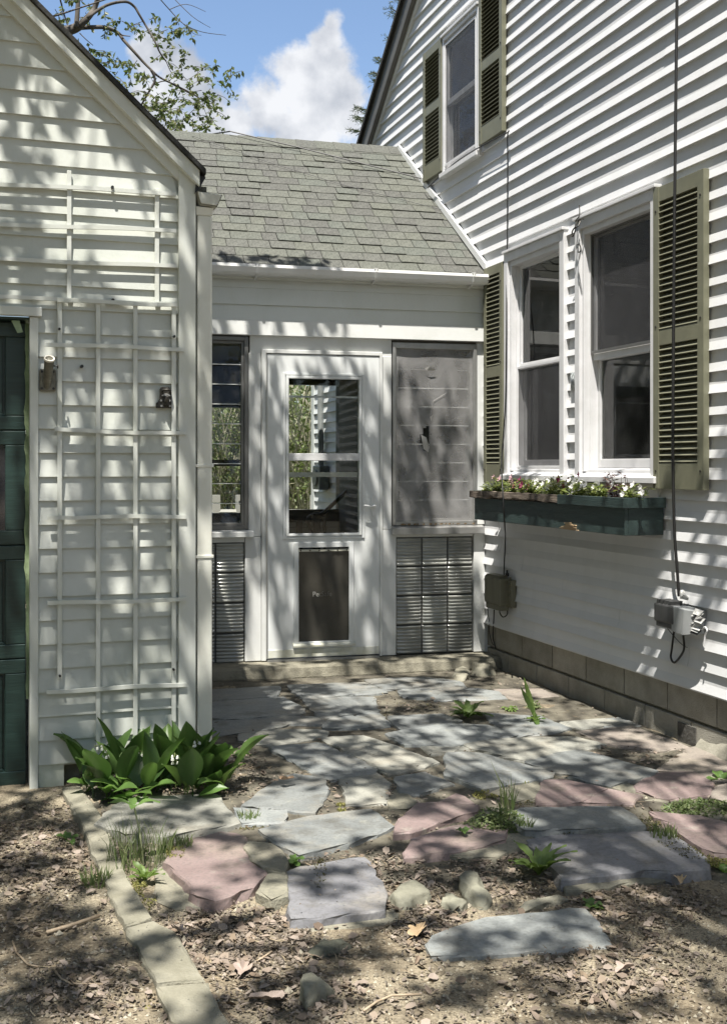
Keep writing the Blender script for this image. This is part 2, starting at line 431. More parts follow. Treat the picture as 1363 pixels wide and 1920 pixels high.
def mesh_of(mb, name, mats, smooth=False):
    me = bpy.data.meshes.new(name); me.from_pydata(mb.v, [], mb.f)
    for mm in (mats if isinstance(mats, (list, tuple)) else [mats]): me.materials.append(mm)
    if any(mb.mi): me.polygons.foreach_set('material_index', mb.mi)
    if smooth: me.polygons.foreach_set('use_smooth', [True] * len(me.polygons))
    me.validate(); me.update(); return me


def board(mb, xa, xb, z0, z1, e, t_bot, t_top=0.002, xat=None, xbt=None, zc=None, wav=0.0, seed=0, mid=None):
    """one course of lap siding; face leans out towards its lower edge. zc = z of the course's true lower edge;
    mid = (height share, depth share): where a vinyl course kicks out from flat to flared"""
    zc = z0 if zc is None else zc
    xat = xa if xat is None else xat; xbt = xb if xbt is None else xbt
    n = max(1, int((xb - xa) / 0.28)) if wav else 1
    zs = [z0, z1]
    if mid and z0 < zc + mid[0] * e < z1: zs = [z0, zc + mid[0] * e, z1]
    m = len(zs); vs = []; fs = []
    def face(z, tb):
        k = (z - zc) / e
        if not mid: return -(t_top + (tb - t_top) * (1 - k))
        ym = t_top + (tb - t_top) * mid[1]
        return -(tb + (ym - tb) * k / mid[0]) if k <= mid[0] else -(ym + (t_top - ym) * (k - mid[0]) / (1 - mid[0]))
    for i in range(n + 1):
        k = i / n
        xl = xa + (xb - xa) * k; xu = xat + (xbt - xat) * k
        j = noise.noise(Vector((xl * 1.7, zc * 9.1 + seed, seed * 3.3))) * wav if wav else 0.0
        for z in zs:
            x = xl + (xu - xl) * (z - z0) / max(1e-6, z1 - z0)
            vs.append((x, face(z, t_bot + j), z))
        vs += [(xl, 0.004, z0), (xu, 0.004, z1)]
    q = m + 2
    for i in range(n):
        a = i * q; b = a + q
        for r in range(m - 1): fs.append((a + r, b + r, b + r + 1, a + r + 1))
        fs += [(a + m, b + m, b, a), (a + m + 1, a + m - 1, b + m - 1, b + m + 1)]
    fs += [tuple(list(range(m)) + [m + 1, m]), tuple([n * q + r for r in range(m)] + [n * q + m + 1, n * q + m])[::-1]]
    mb.add(vs, fs)


def siding(root, x0, x1, z0, z1, e, t, openings, m, name='siding_board', lim=None, alt=0.0, wav=0.0, mid=None, joints=False):
    """courses of siding as separate boards, cut round the openings; lim(z) gives (xmin, xmax) under a gable"""
    z = z0; k = 0
    while z < z1 - 0.004:
        zt = min(z + e, z1)
        tb = t - (alt if k % 2 else 0.0)
        cuts = sorted({z, zt} | {zz for (a, b, c, d) in openings for zz in (c, d) if z + 0.003 < zz < zt - 0.003})
        for zl, zu in zip(cuts[:-1], cuts[1:]):
            zm = (zl + zu) / 2
            segs = [(x0, x1)]
            for (a, b, c, d) in openings:
                if c <= zm <= d:
                    ns = []
                    for s in segs:
                        if b <= s[0] or a >= s[1]: ns.append(s)
                        else:
                            if a > s[0] + 0.002: ns.append((s[0], a))
                            if b < s[1] - 0.002: ns.append((b, s[1]))
                    segs = ns
            if joints:                                   # butt joints, staggered from course to course
                ns = []
                for (a, b) in segs:
                    x = a + (0.9 + 3.1 * (0.5 + 0.5 * sin(k * 12.9898 + a * 3.1)))
                    while x < b - 0.6:
                        ns.append((a, x - 0.0012)); a = x + 0.0012; x += 3.66
                    ns.append((a, b))
                segs = ns
            for (a, b) in segs:
                at_, bt_ = a, b
                if lim:
                    la, lb = lim(zl); ua, ub = lim(zu)
                    if b <= la or a >= lb: continue
                    at_ = max(a, ua); bt_ = min(b, ub); a = max(a, la); b = min(b, lb)
                    if bt_ < at_: at_ = bt_ = (at_ + bt_) / 2
                if b - a < 0.004: continue
                mb = MB(); board(mb, a, b, zl, zu, e, tb + (0.0016 * sin(a * 37 + k) if joints else 0), xat=at_, xbt=bt_, zc=z, wav=wav, seed=k, mid=mid)
                mb.build(name, m, root)
        z += e; k += 1

# ------------------------------------------------------------------ ground, patio bed, kerb
def sstep(a, b, x):
    t = max(0.0, min(1.0, (x - a) / (b - a))); return t * t * (3 - 2 * t)


PATIO_EDGE = [(0.33, 4.95), (0.36, 4.25), (0.50, 3.90), (0.85, 3.50), (1.25, 3.42), (1.5, 3.30), (1.75, 3.30), (1.9, 3.25), (2.2, 3.15), (2.6, 3.0), (3.3, 2.75)]
def patio_side(x, y):
    """>0 on the patio side of the ragged front edge"""
    if x < 0.33: return -1.0
    for (xa, ya), (xb, yb) in zip(PATIO_EDGE[:-1], PATIO_EDGE[1:]):
        if xa <= x <= xb:
            return y - (ya + (yb - ya) * (x - xa) / max(1e-6, xb - xa))
    return y - 2.75


def gheight(x, y):
    ps = patio_side(x, y); h = -0.034 + 0.029 * sstep(-0.12, 0.9, ps)
    h += 0.012 * noise.noise(Vector((x * 2.1, y * 2.1, 3.0))) + 0.006 * noise.noise(Vector((x * 9, y * 9, 1.0))) + 0.003 * noise.noise(Vector((x * 31, y * 31, 1.0)))
    return h


def soil_mat():
    m = bpy.data.materials.new('soil'); m.use_nodes = True
    nt = m.node_tree; N = nt.nodes; L = nt.links; b = N['Principled BSDF']; b.inputs['Roughness'].default_value = 0.95
    b.inputs['Specular IOR Level'].default_value = 0.2
    tc = N.new('ShaderNodeTexCoord')
    def ns(sc, det=8, ro=0.65):
        n = N.new('ShaderNodeTexNoise'); n.inputs['Scale'].default_value = sc; n.inputs['Detail'].default_value = det
        n.inputs['Roughness'].default_value = ro; L.new(tc.outputs['Object'], n.inputs['Vector']); return n.outputs['Fac']
    def ramp(f, stops):
        r = N.new('ShaderNodeValToRGB'); e = r.color_ramp.elements
        for i, (p, c) in enumerate(stops):
            el = e[i] if i < 2 else e.new(p)
            el.position = p; el.color = (*c, 1)
        L.new(f, r.inputs['Fac']); return r.outputs['Color']
    fine = ramp(ns(70), [(0.3, (0.10, 0.082, 0.058)), (0.5, (0.20, 0.165, 0.115)), (0.68, (0.33, 0.28, 0.20))])
    gravel = ramp(ns(150, 3), [(0.35, (0.14, 0.12, 0.085)), (0.6, (0.38, 0.33, 0.24))])
    dark = ramp(ns(45), [(0.3, (0.045, 0.035, 0.025)), (0.65, (0.14, 0.11, 0.08))])
    mx = N.new('ShaderNodeMix'); mx.data_type = 'RGBA'; L.new(fine, mx.inputs['A']); L.new(gravel, mx.inputs['B'])
    L.new(ramp(ns(1.6, 4), [(0.42, (0, 0, 0)), (0.6, (1, 1, 1))]), mx.inputs['Factor'])
    m2 = N.new('ShaderNodeMix'); m2.data_type = 'RGBA'; L.new(mx.outputs['Result'], m2.inputs['A']); L.new(dark, m2.inputs['B'])
    L.new(ramp(ns(2.7, 6), [(0.52, (0, 0, 0)), (0.68, (0.9, 0.9, 0.9))]), m2.inputs['Factor'])
    L.new(m2.outputs['Result'], b.inputs['Base Color'])
    bp = N.new('ShaderNodeBump'); bp.inputs['Strength'].default_value = 1.0; bp.inputs['Distance'].default_value = 0.008
    L.new(ns(110, 5), bp.inputs['Height']); L.new(bp.outputs['Normal'], b.inputs['Normal'])
    MATS['soil'] = m; return m


M_SOIL = soil_mat()
M_GRASS = mat('rough_lawn', (0.06, 0.085, 0.03), 0.9, color2=(0.13, 0.13, 0.06), vscale=3, detail=8, bump=1, bscale=40)


def build_ground():
    x0, x1, y0, y1, st = -2.6, 4.2, 0.6, 7.6, 0.035
    nx = int((x1 - x0) / st); ny = int((y1 - y0) / st)
    vs = []; fs = []
    for j in range(ny + 1):
        for i in range(nx + 1):
            x = x0 + (x1 - x0) * i / nx; y = y0 + (y1 - y0) * j / ny
            edge = min(x - x0, x1 - x, y - y0, y1 - y)
            h = gheight(x, y); w = sstep(0, 0.3, edge)
            vs.append((x, y, h * w - 0.08 * (1 - w)))
    for j in range(ny):
        for i in range(nx):
            a = j * (nx + 1) + i; fs.append((a, a + 1, a + nx + 2, a + nx + 1))
    R = 400.0
    o = len(vs)
    vs += [(x0, y0, -.08), (x1, y0, -.08), (x1, y1, -.08), (x0, y1, -.08), (-R, -R, -.08), (R, -R, -.08), (R, R, -.08), (-R, R, -.08)]
    for k in range(4):
        fs.append((o + k, o + 4 + k, o + 4 + (k + 1) % 4, o + (k + 1) % 4))
    mb = MB(); mb.add(vs, fs)
    g = mb.build('ground', M_SOIL, smooth=True)
    tag(g, 'bare sandy soil and driveway ground in front of the patio', kind='structure')
    lw = MB(); lw.box(-30, 40, 12.2, 70, -0.3, -0.05); lo = lw.build('lawn', M_GRASS); tag(lo, 'rough green lawn behind the porch', kind='structure')


build_ground()

# flagstones: outlines in photo pixels, stood on the ground plane
def cA(*p): return [(380 + x / 2.621, 1220 + y / 2.621) for x, y in p]
def cB(*p): return [(840 + x / 2.606, 1220 + y / 2.606) for x, y in p]
def cE(*p): return [(860 + x / 2.71, 1480 + y / 2.71) for x, y in p]
def cP(*p): return list(p)
STONES = [  # (outline, material, top height)
    (cA((10, 195), (370, 175), (352, 222), (10, 245)), 'b', .012), (cA((430, 170), (790, 155), (895, 203), (490, 226)), 'b', .014),
    (cA((812, 143), (1080, 128), (1250, 148), (1285, 182), (905, 190)), 'b', .012), (cA((970, 197), (1110, 191), (1136, 213), (1090, 233), (1005, 224)), 'b', .014),
    (cA((1142, 197), (1320, 183), (1440, 200), (1480, 232), (1152, 240)), 'b', .012), (cA((10, 254), (390, 230), (486, 288), (478, 312), (110, 332), (10, 320)), 'b', .014),
    (cA((500, 232), (830, 226), (846, 298), (640, 322), (588, 328)), 'b', .012), (cA((20, 345), (470, 321), (576, 336), (586, 360), (420, 358), (330, 384), (200, 398), (20, 420)), 'b', .01),
    (cA((642, 334), (860, 306), (906, 366), (760, 374), (604, 378)), 'b', .012), (cA((194, 410), (330, 391), (556, 386), (596, 396), (588, 412), (340, 466), (200, 440)), 't', .012),
    (cA((922, 322), (1170, 313), (1256, 344), (990, 390)), 'b', .014), (cA((342, 476), (560, 456), (846, 574), (818, 598), (636, 628)), 'b', .016),
    (cA((604, 426), (780, 416), (880, 450), (1136, 544), (922, 602), (864, 568)), 't', .016), (cP((731, 1375), (840, 1358), (910, 1360), (963, 1377), (920, 1386), (850, 1396), (764, 1395)), 'b', .016),
    (cA((1084, 466), (1200, 456), (1240, 470), (1220, 494), (1130, 498)), 't', .012),
    (cP((455, 1508), (515, 1466), (552, 1451), (606, 1459), (613, 1478), (607, 1494), (588, 1522), (520, 1514)), 'b', .014),
    (cA((712, 646), (850, 652), (906, 710), (896, 748), (714, 752)), 't', .012), (cA((952, 620), (1090, 597), (1220, 650), (1060, 703), (972, 693)), 'b', .014),
    (cA((914, 740), (942, 702), (1000, 702), (1056, 740), (1000, 773), (922, 773)), 'c', .012),
    (cB((4, 502), (140, 502), (495, 595), (488, 603), (172, 661), (10, 603)), 'b', .02), (cB((97, 456), (240, 432), (430, 424), (620, 420), (752, 454), (648, 478), (372, 537), (192, 488)), 't', .016),
    (cB((394, 541), (540, 502), (640, 488), (996, 584), (985, 600), (790, 652), (474, 568)), 'b', .018),
    (cB((190, 310), (440, 322), (582, 376), (536, 393), (344, 412), (250, 366)), 'b', .012), (cB((566, 350), (760, 332), (850, 350), (650, 377)), 't', .01),
    (cB((650, 396), (895, 372), (1080, 440), (1160, 470), (1000, 488), (766, 450)), 'k', .01), (cB((434, 743), (472, 632), (560, 627), (764, 675), (640, 737)), 'p', .018),
    (cB((652, 738), (782, 677), (932, 705), (896, 743)), 'p', .016), (cB((918, 660), (1000, 602), (1200, 592), (1284, 640), (1274, 698), (1080, 722), (932, 680)), 'p', .014),
    (cB((1200, 470), (1340, 540), (1400, 560), (1400, 640), (1300, 632), (1210, 585), (1030, 585)), 'k', .01),
    (cB((1320, 660), (1420, 640), (1440, 760), (1290, 712)), 'k', .012),
    (cB((262, 672), (400, 652), (446, 662), (428, 708), (330, 733), (224, 690)), 'c', .014), (cB((314, 790), (362, 766), (838, 762), (896, 800), (954, 853), (382, 874), (332, 830)), 'b', .022),
    (cE((980, 112), (1210, 132), (1340, 160), (1400, 190), (1420, 335), (1300, 320), (1212, 268), (1112, 190)), 'p', .018),
    (cE((352, 256), (450, 237), (820, 212), (1080, 226), (1258, 360), (1256, 398), (1070, 412), (940, 403), (530, 446), (472, 380)), 'v', .004),
    (cP((805, 1768), (815, 1756), (843, 1742), (940, 1718), (1095, 1704), (1144, 1771), (1065, 1777), (900, 1784), (812, 1790)), 'b', -.020),
    (cP((760, 1605), (776, 1571), (830, 1554), (890, 1541), (948, 1555), (944, 1574), (880, 1589)), 'p', .010),
    (cP((742, 1560), (752, 1536), (786, 1507), (833, 1505), (893, 1509), (889, 1521), (840, 1535), (767, 1558)), 'p', .018),
    (cP((824, 1503), (855, 1488), (886, 1505)), 'p', .014),
    (cP((489, 1555), (583, 1531), (693, 1518), (733, 1549), (671, 1572), (562, 1600)), 'b', .010), (cP((543, 1636), (565, 1627), (682, 1607), (720, 1670), (715, 1704), (551, 1721)), 'v', -.004),
    (cP((313, 1612), (330, 1590), (356, 1572), (415, 1560), (460, 1569), (459, 1590), (479, 1618), (497, 1640), (470, 1661), (405, 1690), (376, 1679), (346, 1641)), 'p', .002),
    (cP((185, 1540), (215, 1510), (262, 1494), (404, 1489), (449, 1544), (312, 1565), (240, 1562)), 't', .012), (cP((441, 1515), (534, 1521), (531, 1539), (456, 1543)), 'b', .012),
    (cP((298, 1618), (318, 1622), (345, 1648), (372, 1686), (398, 1693), (380, 1699), (332, 1703), (300, 1690)), 'c', -.028), (cP((466, 1577), (508, 1581), (533, 1603), (534, 1634), (494, 1626), (470, 1602)), 'c', .010),
    (cP((489, 1670), (504, 1639), (535, 1635), (531, 1676), (512, 1684)), 'c', .004), (cP((640, 1462), (655, 1447), (700, 1446), (728, 1468), (724, 1490), (652, 1492)), 't', .012),
    (cP((545, 1725), (716, 1707), (745, 1714), (740, 1726), (548, 1744)), 'c', -.03), (cP((985, 1580), (1000, 1560), (958, 1548), (952, 1573), (905, 1590), (850, 1603), (930, 1606)), 'c', .0),
    (cP((1060, 1650), (1205, 1632), (1254, 1634), (1250, 1646), (1180, 1652), (1066, 1668)), 'c', -.02),
    (cP((850, 1385), (925, 1390), (870, 1407), (842, 1404)), 't', .008), (cP((1118, 1350), (1160, 1346), (1195, 1360), (1150, 1368)), 'b', .008),
    (cP((930, 1293), (1005, 1290), (1040, 1303), (965, 1310)), 'k', .01), (cP((700, 1275), (760, 1270), (850, 1283), (860, 1290), (760, 1294)), 'b', .01),
    (cP((980, 1478), (1008, 1462), (1003, 1500), (970, 1502)), 'c', .008), (cP((1145, 1470), (1170, 1464), (1190, 1478), (1175, 1488)), 'c', .01),
    (cP((1210, 1500), (1250, 1503), (1345, 1535), (1355, 1520), (1300, 1500)), 'c', .004), (cP((620, 1500), (700, 1496), (706, 1507), (640, 1515)), 'c', .0),
    (cP((880, 1530), (940, 1515), (960, 1522), (900, 1540)), 'c', .004), (cP((760, 1470), (800, 1478), (770, 1490), (735, 1487)), 'c', .006),
]
SM = {
    'b': mat('bluestone', (0.16, 0.172, 0.172), 0.62, color2=(0.27, 0.282, 0.27), vscale=6, detail=10, ramp=(0.3, 0.75), bump=1.0, bscale=34, objrand=0.16),
    't': mat('pale_stone', (0.24, 0.24, 0.212), 0.7, color2=(0.33, 0.325, 0.28), vscale=7, detail=10, ramp=(0.3, 0.75), bump=1.0, bscale=34, objrand=0.10),
    'p': mat('pink_stone', (0.20, 0.146, 0.138), 0.65, color2=(0.275, 0.212, 0.20), vscale=5, detail=10, ramp=(0.3, 0.75), bump=1.0, bscale=34, objrand=0.10),
    'v': mat('violet_stone', (0.165, 0.165, 0.178), 0.6, color2=(0.235, 0.235, 0.243), vscale=5, detail=10, ramp=(0.3, 0.8), bump=1.0, bscale=34, objrand=0.06),
    'k': mat('dusty_pink_stone', (0.19, 0.16, 0.14), 0.75, color2=(0.29, 0.255, 0.215), vscale=5, detail=10, ramp=(0.3, 0.7), bump=1.0, bscale=34, objrand=0.08),
    'c': mat('mortar_slab', (0.18, 0.172, 0.13), 0.85, color2=(0.25, 0.235, 0.18), vscale=11, detail=10, bump=1.0, bscale=110, objrand=0.12),
}


def stone_layers(m):
    """dust, lichen specks and pits over a stone's own colour"""
    nt = m.node_tree; N = nt.nodes; L = nt.links; b = N['Principled BSDF']; cur = b.inputs['Base Color'].links[0].from_socket
    tc = N.new('ShaderNodeTexCoord')
    for sc, lo, hi, col, k, det in ((2.2, .50, .72, (.29, .255, .195), .75, 12), (4.6, .54, .70, (.075, .068, .052), .75, 12), (30, .66, .74, (.04, .038, .033), .5, 4), (13, .58, .72, (.34, .335, .28), .55, 8), (85, .48, .62, (.08, .08, .075), .28, 3)):
        n = N.new('ShaderNodeTexNoise'); n.inputs['Scale'].default_value = sc; n.inputs['Detail'].default_value = det; n.inputs['Roughness'].default_value = .68
        L.new(tc.outputs['Object'], n.inputs['Vector']); mr = N.new('ShaderNodeMapRange'); mr.inputs['From Min'].default_value = lo; mr.inputs['From Max'].default_value = hi; mr.inputs['To Max'].default_value = k
        L.new(n.outputs['Fac'], mr.inputs['Value']); mx = N.new('ShaderNodeMix'); mx.data_type = 'RGBA'; L.new(mr.outputs[0], mx.inputs['Factor']); L.new(cur, mx.inputs['A']); mx.inputs['B'].default_value = (*col, 1); cur = mx.outputs['Result']
    L.new(cur, b.inputs['Base Color'])
for q in SM.values(): stone_layers(q)


def stone_slab(pts, ztop, thick, seed, rough=0.006, grow=0.0):
    """a split slab with a ragged, slightly rounded edge"""
    rnd = random.Random(seed)
    if sum(a.x * b.y - b.x * a.y for a, b in zip(pts, pts[1:] + pts[:1])) < 0: pts = pts[::-1]
    ring = []
    for a, b in zip(pts, pts[1:] + pts[:1]):
        d = (b - a); n = max(1, int(d.length / 0.045))
        for i in range(n):
            p = a + d * (i / n)
            if i: p = p + Vector((-d.y, d.x)).normalized() * (rnd.uniform(-1, 1) * rough)
            ring.append(p)
    n = len(ring); tx, ty = rnd.uniform(-.010, .010), rnd.uniform(-.010, .010)
    cx = sum(p.x for p in ring) / n; cy = sum(p.y for p in ring) / n
    vs = []
    for inset, z in ((-0.008 - grow, -thick), (0.0 - grow, -0.006), (0.004 - grow, 0.0)):
        for i, p in enumerate(ring):
            a = ring[i - 1]; b = ring[(i + 1) % n]; t = (b - a).normalized(); nn = Vector((-t.y, t.x))
            q = p + nn * (inset + (rnd.uniform(0, .006) if inset > 0 else rnd.uniform(-.006, .006)))
            vs.append((q.x, q.y, ztop + z + (q.x - cx) * tx + (q.y - cy) * ty))
    fs = []
    for r in range(2):
        for i in range(n):
            fs.append((r * n + i, r * n + (i + 1) % n, (r + 1) * n + (i + 1) % n, (r + 1) * n + i))
    fs.append(tuple(range(2 * n, 3 * n)))
    mb = MB(); mb.add(vs, fs); return mb


def inside(pt, poly):
    x, y = pt; r = False
    for (xa, ya), (xb, yb) in zip(poly, poly[1:] + poly[:1]):
        if (ya > y) != (yb > y) and x < (xb - xa) * (y - ya) / (yb - ya) + xa: r = not r
    return r


def build_patio():
    # the mortar and soil bed under the stones
    bed = MB(); st = 0.05
    xs = [0.36 + i * st for i in range(int(2.86 / st) + 1)]; ys = [2.8 + j * st for j in range(int(4.2 / st) + 1)]
    idx = {}
    for j, y in enumerate(ys):
        for i, x in enumerate(xs):
            ps = patio_side(x, y)
            h = 0.002 - 0.018 * sstep(.9, .3, ps) + 0.010 * noise.noise(Vector((x * 5, y * 5, 9))) + 0.005 * noise.noise(Vector((x * 23, y * 23, 2)))
            idx[i, j] = len(bed.v); bed.v.append((x, y, h - 0.07 * sstep(0.16, -0.05, ps)))
    for j in range(len(ys) - 1):
        for i in range(len(xs) - 1):
            bed.f.append((idx[i, j], idx[i + 1, j], idx[i + 1, j + 1], idx[i, j + 1])); bed.mi.append(0)
    m = mat('patio_bed', (0.05, 0.044, 0.033), 0.95, color2=(0.165, 0.15, 0.112), vscale=6, detail=12, ramp=(0.38, 0.66), bump=1.0, bscale=90)
    p = bed.build('patio', m, smooth=True)
    tag(p, 'irregular flagstone patio of grey and pink slabs between the house walls', kind='structure')
    used = []
    for k, (px, mk, zt) in enumerate(STONES):
        pts = [ground(x, y, zt).xy for x, y in px]
        used.append([tuple(q) for q in pts])
        thick = 0.05
        stone_slab(pts, zt, thick, k, grow=0.024 if min(y for _, y in px) < 1440 else 0.012).build('flagstone', SM[mk], p)
    return used


STONE_POLY = build_patio()

KERB = [[(118, 1476), (152, 1474), (192, 1530), (206, 1558), (166, 1570), (138, 1518)], [(167, 1573), (207, 1561), (226, 1607), (181, 1614)],
        [(181, 1617), (227, 1610), (247, 1655), (287, 1720), (233, 1735), (207, 1680)], [(235, 1739), (289, 1724), (326, 1743), (356, 1790), (386, 1838), (293, 1846)],
        [(295, 1850), (389, 1842), (440, 1930), (500, 2060), (430, 2140), (335, 1925)]]


def build_kerb():
    under = MB(); pts = [ground(x, y, -0.03) for x, y in ((150, 1500), (195, 1600), (250, 1730), (340, 1850), (420, 2060))]
    under.tube([(p.x, p.y, -0.10) for p in pts], 0.03, 5)
    k = under.build('kerb', M_CONC); tag(k, 'row of narrow concrete kerb blocks along the driveway edge', kind='structure')
    for i, px in enumerate(KERB):
        z = -0.003 - 0.003 * i
        stone_slab([ground(x, y, z).xy for x, y in px], z, 0.10, 100 + i, 0.003).build('kerb_block', M_KERB, k)


build_kerb()
KERB_POLY = [[tuple(ground(x, y, -0.02).xy) for x, y in px] for px in KERB]

# ------------------------------------------------------------------ the house on the right
H = HOUSE
def hx(px, d=0.0): return H.at(px, 900, d)[0]
Z_SID, E_SID = 0.285, 0.1012
RAKE = 0.754
def house_lim(z):
    xl = -11.42; xr = -0.6
    if z > 2.9: xl = max(xl, -9.503 + (z - 4.221) / RAKE)
    zr = 4.221 + 3.503 * RAKE                      # ridge height at x = -6
    xr = min(xr, -6.0 + (zr - z) / RAKE)
    return (xl, xr)


house = thing('house', 'white clapboard house with olive louvred shutters along the right of the patio', 'house', H, (-5.5, 0, 0))

W1 = (-6.69, -5.876, 1.29, 2.748)
W2 = (-5.746, -4.91, 1.29, 2.768)
W3 = (-7.75, -7.10, 3.525, 4.55)


def louvred_shutter(root, x0, x1, z0, z1, mid0, mid1, top_h, bot_h, pitch=0.031, st=0.05, th=0.032, name='shutter'):
    y0, y1 = -0.016 - th, -0.016
    mb = MB()
    mb.box(x0, x0 + st, y0, y1, z0, z1); mb.box(x1 - st, x1, y0, y1, z0, z1)
    e = 0.003
    mb.box(x0 + st, x1 - st, y0 + e, y1, z0, z0 + bot_h); mb.box(x0 + st, x1 - st, y0 + e, y1, z1 - top_h, z1)
    mb.box(x0 + st, x1 - st, y0 + e, y1, mid0, mid1)
    mb.box(x0 + st, x1 - st, y1 - 0.006, y1 - 0.003, z0 + bot_h, z1 - top_h, 1)
    sh = mb.build(name, [M_OLIVE, mat('shutter_back', (0.04, 0.038, 0.02), 0.6)], root, bevel=0.003)
    w = (x1 - x0) - 2 * st
    l = MB()
    a = radians(42); c, s_ = cos(a), sin(a); hw, ht = 0.017, 0.0025
    prof = [(-hw, -ht), (hw, -ht), (hw, ht), (-hw, ht)]
    poly = [(u * c - v * s_, u * s_ + v * c) for u, v in prof]       # y, z: outer edge low
    l.prismx(poly, -w / 2, w / 2)
    me = mesh_of(l, 'louver', M_OLIVE)
    for za, zb in ((z0 + bot_h, mid0), (mid1, z1 - top_h)):
        n = max(1, int(round((zb - za) / pitch))); p = (zb - za) / n
        for i in range(n):
            place('louver', me, sh, ((x0 + x1) / 2, (y0 + y1) / 2 - 0.001, za + (i + 0.5) * p), (random.uniform(-.04, .04), 0, 0))
    sc = MB()
    for zz in (z0 + 0.09, mid1 + 0.02, z1 - 0.12):
        for xx in (x0 + st / 2, x1 - st / 2):
            sc.tube([(xx, y0 - 0.003, zz), (xx, y0 + 0.004, zz)], 0.006, 6)
    sc.build('screw', M_IRON, sh)
    return sh


def house_window(root, x0, x1, z0, z1, zm, casing=0.055, open_low=False, grid=False, curtain=None, screen='low', sill=True, dy=0.0, fin=1.0):
    cas = MB(); yo = -0.040
    cas.box(x0, x0 + casing, yo, 0.012, z0, z1); cas.box(x1 - casing, x1, yo, 0.012, z0, z1)
    cas.box(x0 + casing, x1 - casing, yo, 0.012, z1 - casing, z1)
    cas.box(x0 - 0.006, x1 + 0.006, yo - 0.014, 0.002, z1, z1 + 0.018)               # drip cap
    j = 0.022 * fin                                                                         # jamb liners and stops
    a, b = x0 + casing, x1 - casing
    cas.box(a, a + j, -0.022, 0.10, z0 + 0.04, z1 - casing); cas.box(b - j, b, -0.022, 0.10, z0 + 0.04, z1 - casing)
    cas.box(a + j, b - j, -0.022, 0.10, z1 - casing - 0.035, z1 - casing)
    cas.box(a + j, a + j + 0.012 * fin, 0.012 + dy, 0.10, z0 + 0.04, z1 - casing - 0.035); cas.box(b - j - 0.012 * fin, b - j, 0.012 + dy, 0.10, z0 + 0.04, z1 - casing - 0.035)
    w = cas.build('window', M_VINYL, root, bevel=0.003)
    if sill:
        s = MB(); s.prismx([(yo - 0.022, z0 + 0.012), (yo - 0.022, z0 - 0.018), (0.0, z0 - 0.018), (0.10, z0 + 0.04), (0.0, z0 + 0.034)], x0 - 0.012, x1 + 0.012)
        for k in range(4): s.box(a, b, -0.006 + k * 0.018, -0.002 + k * 0.018, z0 + 0.03, z0 + 0.05 + k * 0.003)
        s.build('sill', M_VINYL, w, bevel=0.002)
    a += j + 0.012 * fin; b -= j + 0.012 * fin; t = z1 - casing - 0.035
    st = 0.028
    up = MB(); up.frame(a, b, 0.030 + dy, 0.055 + dy, zm - 0.02, t, st, wb=0.04, wt=0.022); up.build('sash', M_VINYL, w, bevel=0.002)
    pu = MB(); pu.box(a + st, b - st, 0.043 + dy, 0.046 + dy, zm + 0.02, t - 0.022); pu.build('pane', M_GLASS, w)
    zl0 = z0 + 0.06 + (0.0)
    lo = MB(); lo.frame(a, b, 0.060 + dy, 0.085 + dy, zl0, zm + 0.02, st, wb=0.05, wt=0.04); lo.build('sash', M_VINYL, w, bevel=0.002)
    pl = MB(); pl.box(a + st, b - st, 0.072 + dy, 0.075 + dy, zl0 + 0.05, zm - 0.02); pl.build('pane', M_GLASS, w)
    if grid:
        g = MB(); xm = (a + b) / 2
        for (za, zb, yy) in ((zm + 0.02, t - 0.022, 0.049 + dy), (zl0 + 0.05, zm - 0.02, 0.078 + dy)):
            g.box(xm - 0.007, xm + 0.007, yy, yy + 0.005, za, zb)
            zc = (za + zb) / 2; g.box(a + st, xm - 0.007, yy, yy + 0.005, zc - 0.007, zc + 0.007); g.box(xm + 0.007, b - st, yy, yy + 0.005, zc - 0.007, zc + 0.007)
        g.build('glazing_bar', M_VINYL, w)
    if screen:
        sc = MB()
        zz = {'low': (zl0 + 0.01, zm - 0.01), 'up': (zm + 0.03, t - 0.005), 'full': (zl0 + 0.01, t - 0.005)}[screen]
        sc.add([(a + 0.002, 0.020 + dy, zz[0]), (b - 0.002, 0.020 + dy, zz[0]), (b - 0.002, 0.020 + dy, zz[1]), (a + 0.002, 0.020 + dy, zz[1])], [(0, 1, 2, 3)])
        sc.build('insect_screen', M_SCREEN, w)
        sf = MB(); sf.frame(a - 0.004, b + 0.004, 0.014 + dy, 0.026 + dy, zz[0] - 0.01, zz[1] + 0.01, 0.014); sf.build('screen_frame', M_ALUD if screen == 'up' else M_VINYL, w)
    # the dark room behind
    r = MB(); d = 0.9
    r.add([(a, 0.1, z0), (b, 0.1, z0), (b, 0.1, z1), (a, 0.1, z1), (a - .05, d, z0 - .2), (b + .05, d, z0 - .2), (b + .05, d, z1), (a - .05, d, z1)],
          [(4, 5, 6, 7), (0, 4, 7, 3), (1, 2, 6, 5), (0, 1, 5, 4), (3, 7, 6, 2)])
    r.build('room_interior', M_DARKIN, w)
    for cu in (curtain or []):
        xa, xb, za, zb = cu; m = MB(); n = 22; vs = []; fs = []
        for i in range(n + 1):
            k = i / n; x = xa + (xb - xa) * k; y = 0.120 + 0.014 * sin(k * 24) + 0.006 * sin(k * 57)
            wob = 0.012 * sin(k * 9) if k > .7 else 0
            vs += [(x, y, za + wob), (x + 0.01 * sin(k * 3), y + .01, zb)]
        for i in range(n): fs.append((2 * i, 2 * i + 2, 2 * i + 3, 2 * i + 1))
        m.add(vs, fs); m.build('curtain', M_CURT, w, smooth=True)
    return w


